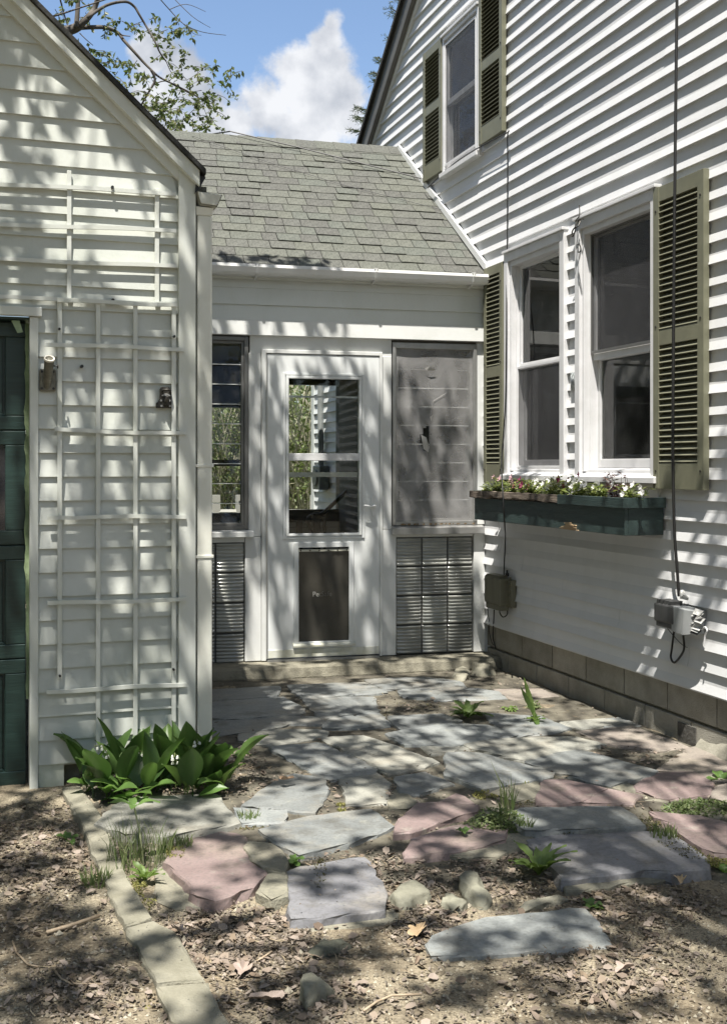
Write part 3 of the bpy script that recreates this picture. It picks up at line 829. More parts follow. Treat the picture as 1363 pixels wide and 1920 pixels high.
def build_house():
    ops = [(W1[0] + .01, W1[1] - .01, W1[2], W1[3] - .01), (W2[0] + .01, W2[1] - .01, W2[2], W2[3] - .01), (W3[0] + .01, W3[1] - .01, W3[2], W3[3] - .01)]
    bw = MB()                                            # sheathing with the window openings left out
    cols = sorted({-11.42, -0.6, *[o[0] for o in ops], *[o[1] for o in ops], -9.5, -8.6})
    back = MB()
    for xa, xb in zip(cols[:-1], cols[1:]):
        xm = (xa + xb) / 2
        zt = lambda x: 4.221 + (x + 9.503) * RAKE if x < -6 else 4.221 + 3.503 * RAKE - (x + 6) * RAKE
        lev = [(0.27, None)]
        holes = sorted([(o[2], o[3]) for o in ops if o[0] <= xm <= o[1]])
        z = 0.27
        for (c, d) in holes:
            back.prism([(xa, z), (xb, z), (xb, c), (xa, c)], 0.004, 0.02); z = d
        back.prism([(xa, z), (xb, z), (xb, zt(xb) - .03), (xa, zt(xa) - .03)], 0.004, 0.02)
    back.build('wall', M_HSIDE, house)
    # the unseen sides of the house
    zr = 4.221 + 3.503 * RAKE
    for xw in (-11.42, -0.70):
        sides = MB(); sides.box(xw, xw + 0.1, 0.02, 7, -.1, 2.75); sides.build('side_wall', M_HSIDE, house)
    siding(house, -11.42, -0.6, Z_SID, zr - 0.02, E_SID, 0.0205, ops, M_HSIDE, lim=house_lim, alt=0.0035, wav=0.0026, mid=(0.42, 0.30), joints=True)
    cb = MB(); cb.box(-11.44, -11.34, -0.022, -0.0005, 0.27, 2.70); cb.build('corner_board', M_TRIM, house)
    # roof with its raking edge just clear of the wall
    rf = MB()
    def slope(xa, za, xb, zb, y0, y1, th0, th1):
        rf.prism([(xa, za + th0), (xb, zb + th0), (xb, zb + th1), (xa, za + th1)], y0, y1)
    slope(-11.9, zr - 5.9 * RAKE, -6.0, zr, -0.10, 7.2, 0.13, 0.17)
    slope(-6.0, zr, -0.1, zr - 5.9 * RAKE, -0.10, 7.2, 0.13, 0.17)
    rf.build('roof', M_GROOF, house)
    rb = MB()
    for (xa, za, xb, zb) in ((-11.9, zr - 5.9 * RAKE, -6.0, zr), (-6.0, zr, -0.1, zr - 5.9 * RAKE)):
        rb.prism([(xa, za - 0.06), (xb, zb - 0.06), (xb, zb + 0.132), (xa, za + 0.132)], -0.07, 0.0)
    rb.build('rake_board', mat('brown_rake', (0.085, 0.08, 0.068), 0.5, color2=(0.12, 0.115, 0.1), vscale=6), house)
    rs = MB()
    for (xa, za, xb, zb) in ((-11.6, zr - 5.6 * RAKE, -6.0, zr), (-6.0, zr, -0.4, zr - 5.6 * RAKE)):
        rs.prism([(xa, za - 0.095), (xb, zb - 0.095), (xb, zb - 0.062), (xa, za - 0.062)], -0.03, 0.0)
    rs.build('rake_trim', M_TRIM, house)
    # windows
    house_window(house, *W1, 2.005, curtain=[(H.at(980, 760, .125)[0], H.at(1000, 760, .125)[0], 1.33, 2.0)], screen='low')
    house_window(house, *W2, 1.98, curtain=[(H.at(1146, 760, .125)[0], H.at(1200, 760, .125)[0], 1.36, 1.97)], screen='up')
    house_window(house, *W3, 4.05, casing=0.03, grid=True, screen='full', curtain=[(-7.68, -7.60, 3.55, 4.0)], dy=-0.052, fin=0.45)
    ap = MB(); ap.box(-5.74, -4.915, -0.026, 0.0, 1.19, 1.268); ap.box(-6.68, -5.88, -0.026, 0.0, 1.19, 1.268); ap.build('apron_board', M_TRIM, house)
    # shutters
    louvred_shutter(house, -4.925, -4.50, 1.246, 2.762, 1.965, 2.042, 0.075, 0.13)
    louvred_shutter(house, -6.99, -6.70, 1.247, 2.702, 1.955, 2.03, 0.06, 0.13, st=0.04)
    louvred_shutter(house, -7.075, -6.70, 3.565, 4.62, 4.06, 4.13, 0.06, 0.12, st=0.045, pitch=0.029)
    louvred_shutter(house, -8.13, -7.755, 3.565, 4.56, 4.06, 4.13, 0.06, 0.12, st=0.045, pitch=0.029)
    # foundation of concrete blocks
    core = MB(); core.box(-11.42, -0.6, 0.045, 0.25, -0.3, 0.27); core.build('foundation', M_MORT, house)
    bl = 0.4105; g = 0.004
    for course, (z0, z1, off) in enumerate(((-0.09, 0.115, 0.205), (0.122, 0.30, 0.0))):
        n0 = int((-10.6 + 6.548) / bl) - 1
        for k in range(n0, 13):
            xa = -6.548 + off + k * bl + g; xb = xa + bl - 2 * g
            if xa < -10.4 or xb > -0.7: continue
            b = MB(); b.box(xa, xb, 0.022 + random.uniform(-.0015, .0015), 0.16, z0 + g, z1 - g)
            b.build('foundation_block', M_CMU, house, bevel=0.004)
    pg = MB(); vs = []; fs = []; n = 14                                  # rough mortar skirt at the near end
    for i in range(n + 1):
        x = -4.62 + i * 0.06; hh = 0.045 + 0.03 * noise.noise(Vector((x * 7, 0, 0))) + 0.05 * sstep(0, 5, i)
        vs += [(x, -0.07 - 0.02 * noise.noise(Vector((x * 9, 4, 0))), -0.09), (x, 0.0, hh * .5), (x, 0.03, hh)]
    for i in range(n):
        for k in range(2): fs.append((i * 3 + k, i * 3 + 3 + k, i * 3 + 4 + k, i * 3 + 1 + k))
    pg.add(vs, fs); pg.build('mortar_skirt', M_MORT, house, smooth=True)
    dk = MB(); dk.box(-4.80, -4.655, 0.012, 0.03, -0.09, 0.09); dk.build('dark_patch', mat('dark_block', (0.05, 0.048, 0.044), 0.8, color2=(0.09, 0.085, 0.075), vscale=20, bump=1), house)  # thin darker slab over the lower block course
    # white flashing where the porch roof meets the wall
    fl = MB(); pts = [H.at(753, 278), H.at(918, 503)]
    (xa, za), (xb, zb) = pts
    dz = 0.028
    fl.prism([(xa, za - dz), (xb, zb - dz), (xb, zb + dz), (xa, za + dz)], -0.032, -0.012); fl.build('flashing', M_TRIM, house)


build_house()

# ------------------------------------------------------------------ the garage on the left
GR = 0.909
def gar_zr(x): return 3.329 - GR * (x + 0.448) if x > -1.36 else 3.329 - GR * 0.912 * -1 - GR * (-1.36 - x)
GPEAK = 3.329 + GR * 0.912
def gar_lim(z):
    if z < 2.55: return (-3.03, 0.318)
    return (max(-3.03, -1.36 - (GPEAK - z) / GR), min(0.318, -1.36 + (GPEAK - z) / GR))


garage = thing('garage', 'white clapboard garage with a dark green overhead door at the left', 'garage', GAR, (-1.36, 0, 0))
def build_garage():
    door = (-2.78, -0.325, -0.2, 2.02)
    siding(garage, -3.03, 0.318, 0.071, GPEAK - 0.03, 0.1036, 0.016, [door], M_GSIDE, lim=gar_lim, wav=0.001)
    sh = MB()
    sh.prism([(-0.325, 0.06), (0.36, 0.06), (0.36, gar_zr(0.36) + 0.05), (-0.325, gar_zr(-0.325) + 0.05)], 0.004, 0.10)
    sh.prism([(-2.78, 2.02), (-0.325, 2.02), (-0.325, gar_zr(-0.325) - .03), (-1.36, GPEAK - .03), (-2.78, gar_zr(-2.78) - .03)], 0.004, 0.10)
    sh.prism([(-3.08, 0.06), (-2.78, 0.06), (-2.78, gar_zr(-2.78) - .03), (-3.08, gar_zr(-3.08) - .03)], 0.004, 0.10)
    sh.build('wall', M_GSIDE, garage); 
    sd = MB(); sd.box(0.30, 0.372, 0.10, 5.2, -0.1, 2.60); sd.build('side_wall', M_GSIDE, garage)
    sd = MB(); sd.box(-3.08, -3.0, 0.10, 5.2, -0.1, 2.60); sd.build('side_wall', M_GSIDE, garage)
    cbz = lambda x: gar_zr(x) + 0.055
    c = MB(); c.prism([(0.312, -0.03), (0.388, -0.03), (0.388, cbz(0.388)), (0.312, cbz(0.312))], -0.034, -0.0005); c.box(0.3725, 0.388, -0.0004, 0.10, -0.03, 2.55)
    c.build('corner_board', M_GTRIM, garage, bevel=0.002)
    # frieze, fascia and roof along the right-hand and left-hand rakes
    for nm, lo, hi, y0, y1, mm in (('frieze_board', 0.0, 0.054, -0.030, -0.0005, M_GTRIM), ('rake_board', 0.050, 0.122, -0.066, -0.02, M_GTRIM)):
        xe = 0.36 if nm == 'frieze_board' else 0.40
        for sgn in (1, -1):
            b = MB(); X = lambda x: x if sgn > 0 else -2.72 - x
            p = [(X(-1.36), GPEAK + lo), (X(xe), GPEAK - GR * (xe + 1.36) + lo), (X(xe), GPEAK - GR * (xe + 1.36) + hi), (X(-1.36), GPEAK + hi)]
            b.prism(p if sgn > 0 else p[::-1], y0, y1); b.build(nm, mm, garage, bevel=0.002)
    for sgn in (1, -1):
        X = lambda x: x if sgn > 0 else -2.72 - x
        b = MB(); xe = 0.425; ze = GPEAK - GR * (xe + 1.36)
        p = [(X(-1.36), GPEAK + .124), (X(xe), ze + .124), (X(xe), ze + .148), (X(-1.36), GPEAK + .148)]
        b.prism(p if sgn > 0 else p[::-1], -0.085, 5.4); b.build('roof', M_GROOF, garage)
    ru = MB(); ru.prism([(0.382, 2.58), (0.40, 2.60), (0.429, 2.652), (0.425, 2.665), (0.39, 2.655)], -0.05, 5.3); ru.build('eave_edge', M_BLACK, garage)
    # eaves gutter seen end-on, and the downspout below it
    g = MB(); prof = [(0.389, 2.592), (0.407, 2.534), (0.483, 2.528), (0.507, 2.583), (0.499, 2.584), (0.477, 2.537), (0.411, 2.542), (0.397, 2.592)]
    n = len(prof); vs = [(x, -0.045, z) for x, z in prof] + [(x, 2.05, z) for x, z in prof]
    g.add(vs, [(i, (i + 1) % n, (i + 1) % n + n, i + n) for i in range(n)])
    gt = g.build('gutter', M_GUTG, garage)
    ec = MB(); ec.prism([(0.392, 2.590), (0.409, 2.537), (0.481, 2.531), (0.504, 2.582)], -0.049, -0.043); ec.build('end_cap', M_GUTG, gt, bevel=0.003)
    gr = MB(); gr.box(0.393, 0.442, -0.01, 0.5, 2.592, 2.622); gr.build('drip_edge_shingle', M_SHIN, garage)
    el = MB(); el.add([(0.389, -.03, 2.528), (0.470, -.03, 2.526), (0.470, .055, 2.526), (0.389, .055, 2.528), (0.393, -.022, 2.49), (0.466, -.022, 2.49), (0.466, .05, 2.49), (0.393, .05, 2.49)],
                      [(0, 1, 2, 3), (4, 7, 6, 5), (0, 4, 5, 1), (1, 5, 6, 2), (2, 6, 7, 3), (3, 7, 4, 0)])
    ds = MB(); ds.box(0.398, 0.466, -0.018, 0.046, 0.02, 2.492)
    d = ds.build('downspout', M_SPOUT, garage, bevel=0.007); el.build('spout_outlet', M_SPOUT, d, bevel=0.004)
    for zz in (1.355, 0.945): 
        s = MB(); s.box(0.389, 0.472, -0.022, 0.05, zz, zz + 0.014); s.build('spout_joint', M_SPOUT, d, bevel=0.002)
    # door surround
    j = MB(); j.box(-0.325, -0.290, -0.026, 0.13, -0.06, 2.0); jb = j.build('door_jamb', M_GTRIM, garage, bevel=0.002)
    j = MB(); j.box(-2.815, -2.78, -0.026, 0.13, -0.06, 2.0); j.build('door_jamb', M_GTRIM, garage, bevel=0.002)
    j = MB(); j.box(-2.83, -0.275, -0.040, -0.004, 2.002, 2.042); j.build('head_trim', M_GTRIM, garage, bevel=0.003)
    j = MB(); j.box(-2.78, -0.325, -0.003, 0.13, 1.99, 2.001); j.build('head_jamb', M_GREEN, garage)
    # ragged weather strip, peeled away down the jamb
    ws = MB(); vs = []; fs = []; n = 60
    for i in range(n + 1):
        z = 0.35 + i * 1.63 / n; w = 0.010 + 0.012 * abs(noise.noise(Vector((0, z * 6, 1)))) + 0.008 * noise.noise(Vector((3, z * 19, 1)))
        k = 1.0 - 0.45 * sstep(0.9, 0.4, z)
        vs += [(-0.3255, 0.045, z), (-0.3255 - w * k - .004, 0.035 + 0.01 * noise.noise(Vector((5, z * 8, 1))), z), (-0.3255 - w * k - .004, 0.05, z)]
    for i in range(n):
        a = i * 3; b = a + 3; fs += [(a, a + 1, b + 1, b), (a + 1, a + 2, b + 2, b + 1)]
    ws.add(vs, fs); ws.add([(-0.40, -0.0, 1.985), (-0.366, -0.0, 1.985), (-0.352, -0.008, 1.935), (-0.375, -0.012, 1.93)], [(0, 1, 2, 3)])
    ws.build('weather_strip', M_PEEL, garage)
    # overhead door: four sections with recessed panels, glass in the second
    secs = [(1.985, 1.518), (1.514, 1.018), (1.014, 0.522), (0.518, -0.03)]
    x0, x1 = -2.775, -0.338; ncol = 4; stile = 0.085
    dr = None
    for i, (zt, zb) in enumerate(secs):
        m = MB(); rail = 0.062
        m.box(x0, x1, 0.075, 0.09, zb, zb + rail); m.box(x0, x1, 0.075, 0.09, zt - rail, zt)
        pw = (x1 - x0 - stile * (ncol + 1)) / ncol
        xs = [x0 + k * (pw + stile) for k in range(ncol + 1)]
        for k in range(ncol + 1): m.box(xs[k], xs[k] + stile, 0.075, 0.09, zb + rail, zt - rail)
        glass = i == 1
        if dr is None:
            core = MB(); core.box(x0, x1, 0.10, 0.12, -0.03, 1.99)
            dr = core.build('garage_door', M_GREEN, garage)
        sec = m.build('door_section', M_GREEN, dr, bevel=0.004)
        for k in range(ncol):
            a, b = xs[k] + stile, xs[k] + stile + pw
            if glass:
                gm = MB(); gm.box(a, b, 0.083, 0.087, zb + rail, zt - rail); gm.build('pane', mat('dusty_dark_glass', (0.016, 0.016, 0.022), 0.06, color2=(0.03, 0.03, 0.036), vscale=9, spec=0.8), dr)
            else:
                pm = MB(); pm.box(a + 0.012, b - 0.012, 0.087, 0.099, zb + rail + 0.012, zt - rail - 0.012)
                pm.prism([(a, zb + rail), (b, zb + rail), (b - .012, zb + rail + .012), (a + .012, zb + rail + .012)], 0.084, 0.099)
                pm.build('door_panel', M_GREEN, dr, bevel=0.003)
    # base: painted corner post, dark gap under the siding, slab
    f = MB(); f.box(-0.288, -0.182, -0.006, 0.08, -0.10, 0.068); f.build('corner_post', mat('mildewed_trim', (0.62, 0.65, 0.57), 0.6, color2=(0.34, 0.38, 0.27), vscale=9, detail=10, ramp=(0.4, 0.8), bump=.4), garage)
    f = MB(); f.box(-0.18, 0.37, 0.05, 0.12, -0.12, 0.068); f.build('foundation', M_CONC, garage)
    f = MB(); f.box(-2.9, -0.29, -0.10, 0.6, -0.2, -0.048); f.build('door_slab', M_CONC, garage)


build_garage()

# trellises fixed to the garage front
def trellis(name, label, verts, hors, yv=-0.034, yh=-0.046):
    z0 = min(v[1] for v in verts); base = (sum(v[0] for v in verts) / len(verts), -0.03, z0)
    t = thing(name, label, 'trellis', GAR, base)
    for (x, za, zb) in verts:
        m = MB(); m.box(x - 0.0095, x + 0.0095, yv, yv + 0.011, za, zb); m.build('upright_slat', M_GTRIM, t, bevel=0.0015)
    for (xa, xb, za, zb) in hors:
        m = MB(); pts = []
        n = 5
        for i in range(n):
            k0, k1 = i / n, (i + 1) / n
            z_a = za + (zb - za) * k0 + 0.003 * sin(k0 * 7 + za * 9); z_b = za + (zb - za) * k1 + 0.003 * sin(k1 * 7 + za * 9)
            xq0, xq1 = xa + (xb - xa) * k0, xa + (xb - xa) * k1
            m.prism([(xq0, z_a - .0085), (xq1, z_b - .0085), (xq1, z_b + .0085), (xq0, z_a + .0085)], yh, yh + 0.011)
        m.build('cross_slat', M_GTRIM, t)
    return t


def gx(px, py, d=-0.04): return GAR.at(px, py, d)
def build_trellises():
    v = [(gx(113, 700)[0], 0.44, 2.08), (gx(185, 700)[0], 0.13, 2.08), (gx(255, 700)[0], 0.10, 2.08), (gx(327, 700)[0], 0.22, 2.08)]
    h = []
    for (xa, ya, xb, yb) in ((108, 563, 333, 572), (84, 645, 346, 655), (103, 806, 350, 813), (89, 970, 349, 968), (90, 1131, 351, 1124), (88, 1297, 350, 1283)):
        a = gx(xa, ya); b = gx(xb, yb); h.append((a[0], b[0], a[1], b[1]))
    t = trellis('trellis', 'white slat trellis between the garage door and the downspout, above the lily leaves', v, h)
    sc = MB()
    for (px, py) in ((112, 617), (327, 631), (113, 1267), (326, 1255)):
        x, z = gx(px, py); sc.tube([(x, -0.05, z), (x, -0.02, z)], 0.0055, 6)
    sc.build('screw', M_BLACK, t)
    v2 = [(gx(131, 450)[0], gx(131, 560)[1], gx(131, 318)[1]), (gx(296, 450)[0], gx(296, 570)[1], gx(296, 352)[1]), (gx(-40, 450)[0], gx(-40, 560)[1], gx(-40, 330)[1])]
    h2 = []
    for (ya, yb) in ((343, 362), (419, 432), (484, 499), (556, 570)):
        a = gx(-60, ya - 2); b = gx(331, yb); h2.append((a[0], b[0], a[1], b[1]))
    t2 = trellis('trellis', 'upper white slat trellis under the garage gable, above the green door', v2, h2, yv=-0.026, yh=-0.036)
    sc = MB()
    for (px, py) in ((211, 352), (212, 563), (154, 687)):
        x, z = GAR.at(px, py, -0.03); sc.tube([(x, -0.045, z), (x, -0.005, z)], 0.007, 7)
    sc.build('screw', M_BLACK, t2)
    # bracket for a flag pole
    x, z = GAR.at(90, 713, -0.02)
    b = thing('pole_bracket', 'weathered metal flag pole bracket with an empty tube beside the garage door', 'bracket', GAR, (x, -0.02, z - .045))
    p = MB(); p.box(x - .034, x + .034, -0.030, -0.016, z - .048, z + .048); p.build('back_plate', M_BRKT, b, bevel=0.006)
    for dx, dz in ((-.024, .036), (.024, .036), (-.024, -.036), (.024, -.036)):
        s = MB(); s.tube([(x + dx, -0.034, z + dz), (x + dx, -0.028, z + dz)], 0.0055, 8); s.build('screw', M_BLACK, b)
    A = Vector((x - .002, -0.03, z - .022)); D = Vector((0.03, -0.62, 0.78)).normalized(); B = A + D * 0.135
    tb = MB(); tb.tube([A - D * .01, A + D * .03, B], [0.014, 0.0185, 0.021], 16, caps=False); tb.tube([B + D * .0005, A + D * .02], [0.0165, 0.014], 16); tb.build('tube', M_BRKT, b, smooth=True)
    rg = MB(); n = 20; t1 = D.cross(Vector((1, 0, 0))).normalized(); t2_ = D.cross(t1); vs = []
    for i in range(n):
        q = 2 * pi * i / n; o = t1 * cos(q) + t2_ * sin(q)
        vs += [B + o * .0165 - D * .002, B + o * .0225 - D * .004, B + o * .022 + D * .004, B + o * .0168 + D * .004]
    rg.add(vs, [(i * 4 + k, i * 4 + (k + 1) % 4, ((i + 1) % n) * 4 + (k + 1) % 4, ((i + 1) % n) * 4 + k) for i in range(n) for k in range(4)])
    rg.build('rim', M_RIM, b)
    rib = MB(); rib.add([A + Vector((-.004, .003, -.012)), A + Vector((.004, .003, -.012)), A + D * .08 + Vector((.003, .02, -.015)), A + D * .08 + Vector((-.003, .02, -.015)), (x - .004, -.03, z + .03), (x + .004, -.03, z + .03)],
                        [(0, 1, 2, 3), (0, 3, 4), (1, 5, 2), (3, 2, 5, 4)]); rib.build('rib', M_BRKT, b)
    th = MB(); C = A + D * .10; th.tube([C, C + Vector((.034, 0, 0))], 0.003, 6); th.tube([C + Vector((.034, 0, 0)), C + Vector((.039, 0, 0))], 0.0105, 12); th.build('thumb_screw', M_BLACK, b)
    # black cast bracket at the right of the trellis
    x, z = GAR.at(308, 746, -0.03)
    b = thing('wall_bracket', 'black cast metal hook bracket at the right edge of the trellis', 'bracket', GAR, (x, -0.02, z - .05))
    p = MB(); p.prism([(x - .035, z - .046), (x + .034, z - .046), (x + .034, z - .005), (x + .034, z + .035), (x + .022, z + .05), (x - .008, z + .05), (x - .018, z + .04), (x - .018, z - .002), (x - .027, z - .018), (x - .035, z - .024)], -0.032, -0.018)
    p.build('back_plate', M_IRON, b, bevel=0.003)
    q = MB(); q.tube([(x - .008, -0.034, z + .028), (x - .005, -.058, z + .034), (x + .01, -.064, z + .034), (x + .024, -.058, z + .034), (x + .027, -.034, z + .028)], 0.005, 8)
    q.tube([(x + .01, -.034, z - .03), (x + .01, -.052, z - .012), (x + .01, -.066, z + .006)], [.013, .011, .007], 8); q.build('hook', M_IRON, b, smooth=True)
    q = MB(); q.prism([(x - .012, z + .008), (x + .03, z + .008), (x + .022, z + .013), (x + .012, z + .02), (x + .002, z + .02), (x - .006, z + .014)], -0.042, -0.031); q.build('worn_catch', mat('worn_steel', (.30, .30, .29), .4, metal=.4), b)
    q = MB()
    for dx, dz in ((-.014, -.012), (.024, -.012), (-.012, -.036), (.026, -.036)): q.tube([(x + dx, -.037, z + dz), (x + dx, -.031, z + dz)], .005, 8)
    q.build('rivet', mat('worn_steel', (.30, .30, .29), .4, metal=.4), b)


build_trellises()

# ------------------------------------------------------------------ the enclosed porch between them
porch = thing('porch', 'low white enclosed porch with a storm door between the garage and the house', 'porch', PORCH, (-1.1, 0, 0))
PXL = -2.35
def build_porch():
    P = PORCH
    # step
    # roof plane: eave at y=-.15, ridge at y=1.72
    EY, EZ, RY, RZ = -0.045, 2.672, 1.70, 4.005
    sl = (RZ - EZ) / (RY - EY); L = hypot(RZ - EZ, RY - EY); ang = atan2(RZ - EZ, RY - EY)
    dk = MB()
    xr = 0.12
    dk.prismx([(EY + .02, EZ - .05), (RY, RZ - .05), (3.55, EZ - .05 + .0), (3.55, EZ - .02), (RY, RZ - .008), (EY + .02, EZ - .008)], PXL + .02, xr - .02)
    # right-hand edge stops at the house wall
    roof = dk.build('roof', M_DECK, porch)
    # shingles: courses of separate tabs
    exp = 0.1185; n = int(L / exp); exp = L / (n + 0.35)
    vars_ = []
    for k in range(9):
        w = random.uniform(0.10, 0.22)
        th = random.choice([0.005, 0.006, 0.011, 0.013])
        m = MB(); a = exp * 1.06
        vs = []; q = 4
        for i in range(q + 1):
            x = w * i / q; jz = random.uniform(-.0022, .0022); wz = random.uniform(-.0006, .0012)
            vs += [(x, 0 + jz, 0.0), (x, 0 + jz, th + wz), (x, a, 0.0015)]
        fs = []
        for i in range(q):
            b = i * 3; c = b + 3; fs += [(b, c, c + 1, b + 1), (b + 1, c + 1, c + 2, b + 2)]
        fs += [(0, 1, 2), (q * 3, q * 3 + 2, q * 3 + 1)]
        m.add(vs, fs); vars_.append((w, mesh_of(m, 'shingle', M_SHIN)))
    rnd = random.Random(5)
    for c in range(n):
        s = c * exp - 0.012
        x = -2.23 - rnd.uniform(0, 0.15)
        ylim = EY + s * cos(ang)
        # the house wall leans in across the porch frame, so the course ends at it
        xe = -ylim * tan(radians(4.09)) - 0.010
        while x < xe - 0.015:
            w, me = rnd.choice(vars_)
            if x + w > xe: sc_ = (xe - x) / w; w = xe - x
            else: sc_ = 1.0
            o = place('shingle', me, roof, (x, EY + s * cos(ang), EZ + s * sin(ang) + 0.002 + c * 0.00002), (ang, 0, rnd.uniform(-.004, .004)), (sc_ * (1 - 0.004 / max(w, .02)), 1, 1))
            x += w
    x = -2.25
    while x < 0.10:
        m = MB(); w = 0.185; t = 0.006
        vs = []
        for xx, up in ((x, t), (x + w, 0.001)):
            for (dy, dz) in ((-0.125, -0.125 * sl), (-0.03, -0.022), (0.0, 0.0), (0.03, -0.022), (0.125, -0.125 * sl)):
                vs.append((xx, RY + dy, RZ + dz + 0.010 + up))
        vs2 = [(a, b, c - 0.008) for a, b, c in vs]
        fs = [(i, i + 1, i + 6, i + 5) for i in range(4)] + [(0, 5, 15, 10), (4, 14, 19, 9), (0, 10, 11, 1), (1, 11, 12, 2), (2, 12, 13, 3), (3, 13, 14, 4)]
        m.add(vs + vs2, fs); m.build('ridge_cap', M_SHIN, roof)
        x += w - 0.03
    # gutter along the eave
    g = MB(); gy, gz = 0.097, 0.014
    prof = [(-0.14, 2.575), (-0.14, 2.62), (-0.135, 2.62), (-0.135, 2.583), (-0.215, 2.583), (-0.228, 2.60), (-0.238, 2.632), (-0.225, 2.636), (-0.225, 2.642), (-0.243, 2.642), (-0.247, 2.622), (-0.236, 2.59), (-0.222, 2.575)]
    g.prismx([(a + gy, b + gz) for a, b in prof], PXL + .02, -0.03)
    gt = g.build('gutter', M_GUT, porch)
    f = MB(); f.box(PXL, -0.02, -0.040, -0.024, 2.575, 2.655); f.build('fascia', M_PSIDE, porch)
    f = MB(); f.box(PXL, -0.02, -0.023, 0.0, 2.60, 2.64); f.build('soffit', M_PSIDE, porch)
    for px in (487, 712, 897):
        x = P.at(px, 510, -.24)[0]; b = MB()
        b.prismx([(a + gy, b_ + gz) for a, b_ in [(-0.250, 2.646), (-0.252, 2.622), (-0.241, 2.586), (-0.224, 2.570), (-0.14, 2.556), (-0.14, 2.562), (-0.22, 2.577), (-0.236, 2.59), (-0.246, 2.622), (-0.244, 2.646)]], x - .006, x + .006)
        b.box(x - .012, x + .012, -0.251 + gy, -0.12 + gy, 2.643 + gz, 2.647 + gz); b.build('gutter_bracket', M_GUT, gt)
    # lap boards under the eave: tall frieze, two boards, beam with a drip lip
    for (za, zb, t) in ((2.523, 2.60, .012), (2.413, 2.523, .018), (2.317, 2.413, .022)):
        m = MB(); board(m, PXL, -0.02, za, zb + 0.004, zb - za, t, 0.004, zc=za, wav=.0012); m.build('lap_board', M_PSIDE, porch)
    m = MB(); m.prismx([(-0.036, 2.212), (0.02, 2.212), (0.02, 2.317), (-0.030, 2.317)], PXL, -0.018); m.build('beam', M_TRIM, porch, bevel=0.003)
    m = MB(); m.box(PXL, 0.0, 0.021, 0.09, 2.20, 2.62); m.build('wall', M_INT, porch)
    hd = MB(); hd.box(-1.63, -0.672, 0.0, 0.06, 2.10, 2.2115); hd.build('header_panel', M_TRIM, porch)
    # posts and panels
    def post(x0, x1, z0, z1, y0=-0.002, y1=0.07, nm='post'): m = MB(); m.box(x0, x1, y0, y1, z0, z1); return m.build(nm, M_TRIM, porch, bevel=0.003)
    post(-1.638, -1.556, 0.90, 2.10); post(-1.662, -1.556, 0.086, 0.897, -0.004); post(-0.738, -0.672, 0.935, 2.10); post(-0.742, -0.640, 0.086, 0.932, -0.004)
    post(-0.088, -0.006, 0.086, 0.898, -0.008); post(-0.064, -0.006, 0.96, 2.2115); post(-0.004, 0.06, 0.06, 0.28, 0.02, 0.07)
    # door frame
    df = MB(); df.box(-1.5545, -1.525, -0.018, 0.06, 0.086, 2.125); df.box(-0.757, -0.7385, -0.018, 0.06, 0.086, 2.125); df.box(-1.525, -0.757, -0.018, 0.06, 2.099, 2.125)
    fr = df.build('door_frame', M_TRIM, porch, bevel=0.003)
    hs = MB(); hs.box(-1.5245, -1.519, -0.024, 0.0, 0.10, 2.09); 
    hs.build('hinge_strip', mat('satin_hinge', (0.5, 0.5, 0.48), 0.35, metal=.6), fr)
    thd = MB(); thd.box(-1.52, -0.76, -0.03, 0.08, 0.078, 0.092); thd.build('threshold', M_ALU, fr)
    # storm door with a window and a pet flap
    x0, x1, z0, z1 = -1.516, -0.760, 0.100, 2.094
    wx0, wx1, wz0, wz1 = -1.378, -0.899, 0.910, 1.938
    px0, px1, pz0, pz1 = -1.313, -0.966, 0.198, 0.822
    d = MB(); ya, yb = -0.012, 0.030
    d.box(x0, wx0, ya, yb, z0, z1); d.box(wx1, x1, ya, yb, z0, z1); d.box(wx0, wx1, ya, yb, wz1, z1); d.box(wx0, wx1, ya, yb, pz1, wz0)
    d.box(wx0, px0, ya, yb, z0, pz1); d.box(px1, wx1, ya, yb, z0, pz1); d.box(px0, px1, ya, yb, z0, pz0)
    door = d.build('storm_door', M_DOOR, porch)
    md = MB(); md.frame(wx0 - .036, wx1 + .036, -0.020, -0.0125, wz0 - .03, wz1 + .036, .016); md.frame(wx0 - .016, wx1 + .016, -0.026, -0.0125, wz0 - .012, wz1 + .016, .018); md.build('window_moulding', M_DOOR, door, bevel=.003)
    zz = P.at(606, 857)[1]
    mr = MB(); mr.box(wx0 - .004, wx1 + .004, -0.028, 0.02, zz - .024, zz + .024); mr.build('meeting_rail', M_VINYL, door, bevel=.003)
    z2 = P.at(606, 744)[1]; z3 = P.at(606, 890)[1]
    r2 = MB(); r2.box(wx0, wx1, 0.012, 0.022, z2 - .006, z2 + .006); r2.build('sash_rail', M_VINYL, door)
    r2 = MB(); r2.box(wx0, wx1, 0.012, 0.022, z3 - .016, z3 + .016); r2.build('sash_rail', M_ALU, door)
    gl = MB(); gl.box(wx0, wx1, 0.006, 0.009, zz, wz1); gl.build('pane', M_DGLASS, door)
    gl = MB(); gl.box(wx0, wx1, 0.0, 0.003, wz0, zz); gl.build('pane', M_DGLASS, door)
    # pet door
    pf = MB(); pf.frame(px0 - .03, px1 + .03, -0.020, -0.0122, pz0 - .03, pz1 + .034, .034)
    pd = pf.build('pet_door', M_DOOR, door, bevel=.003)
    sl_ = MB(); sl_.prismx([(-.034, pz0 - .03), (-.034, pz0 - .016), (-.012, pz0 + .0), (-.012, pz0 - .03)], px0 - .035, px1 + .04)
    fl = MB(); n = 10; vs = []; fs = []
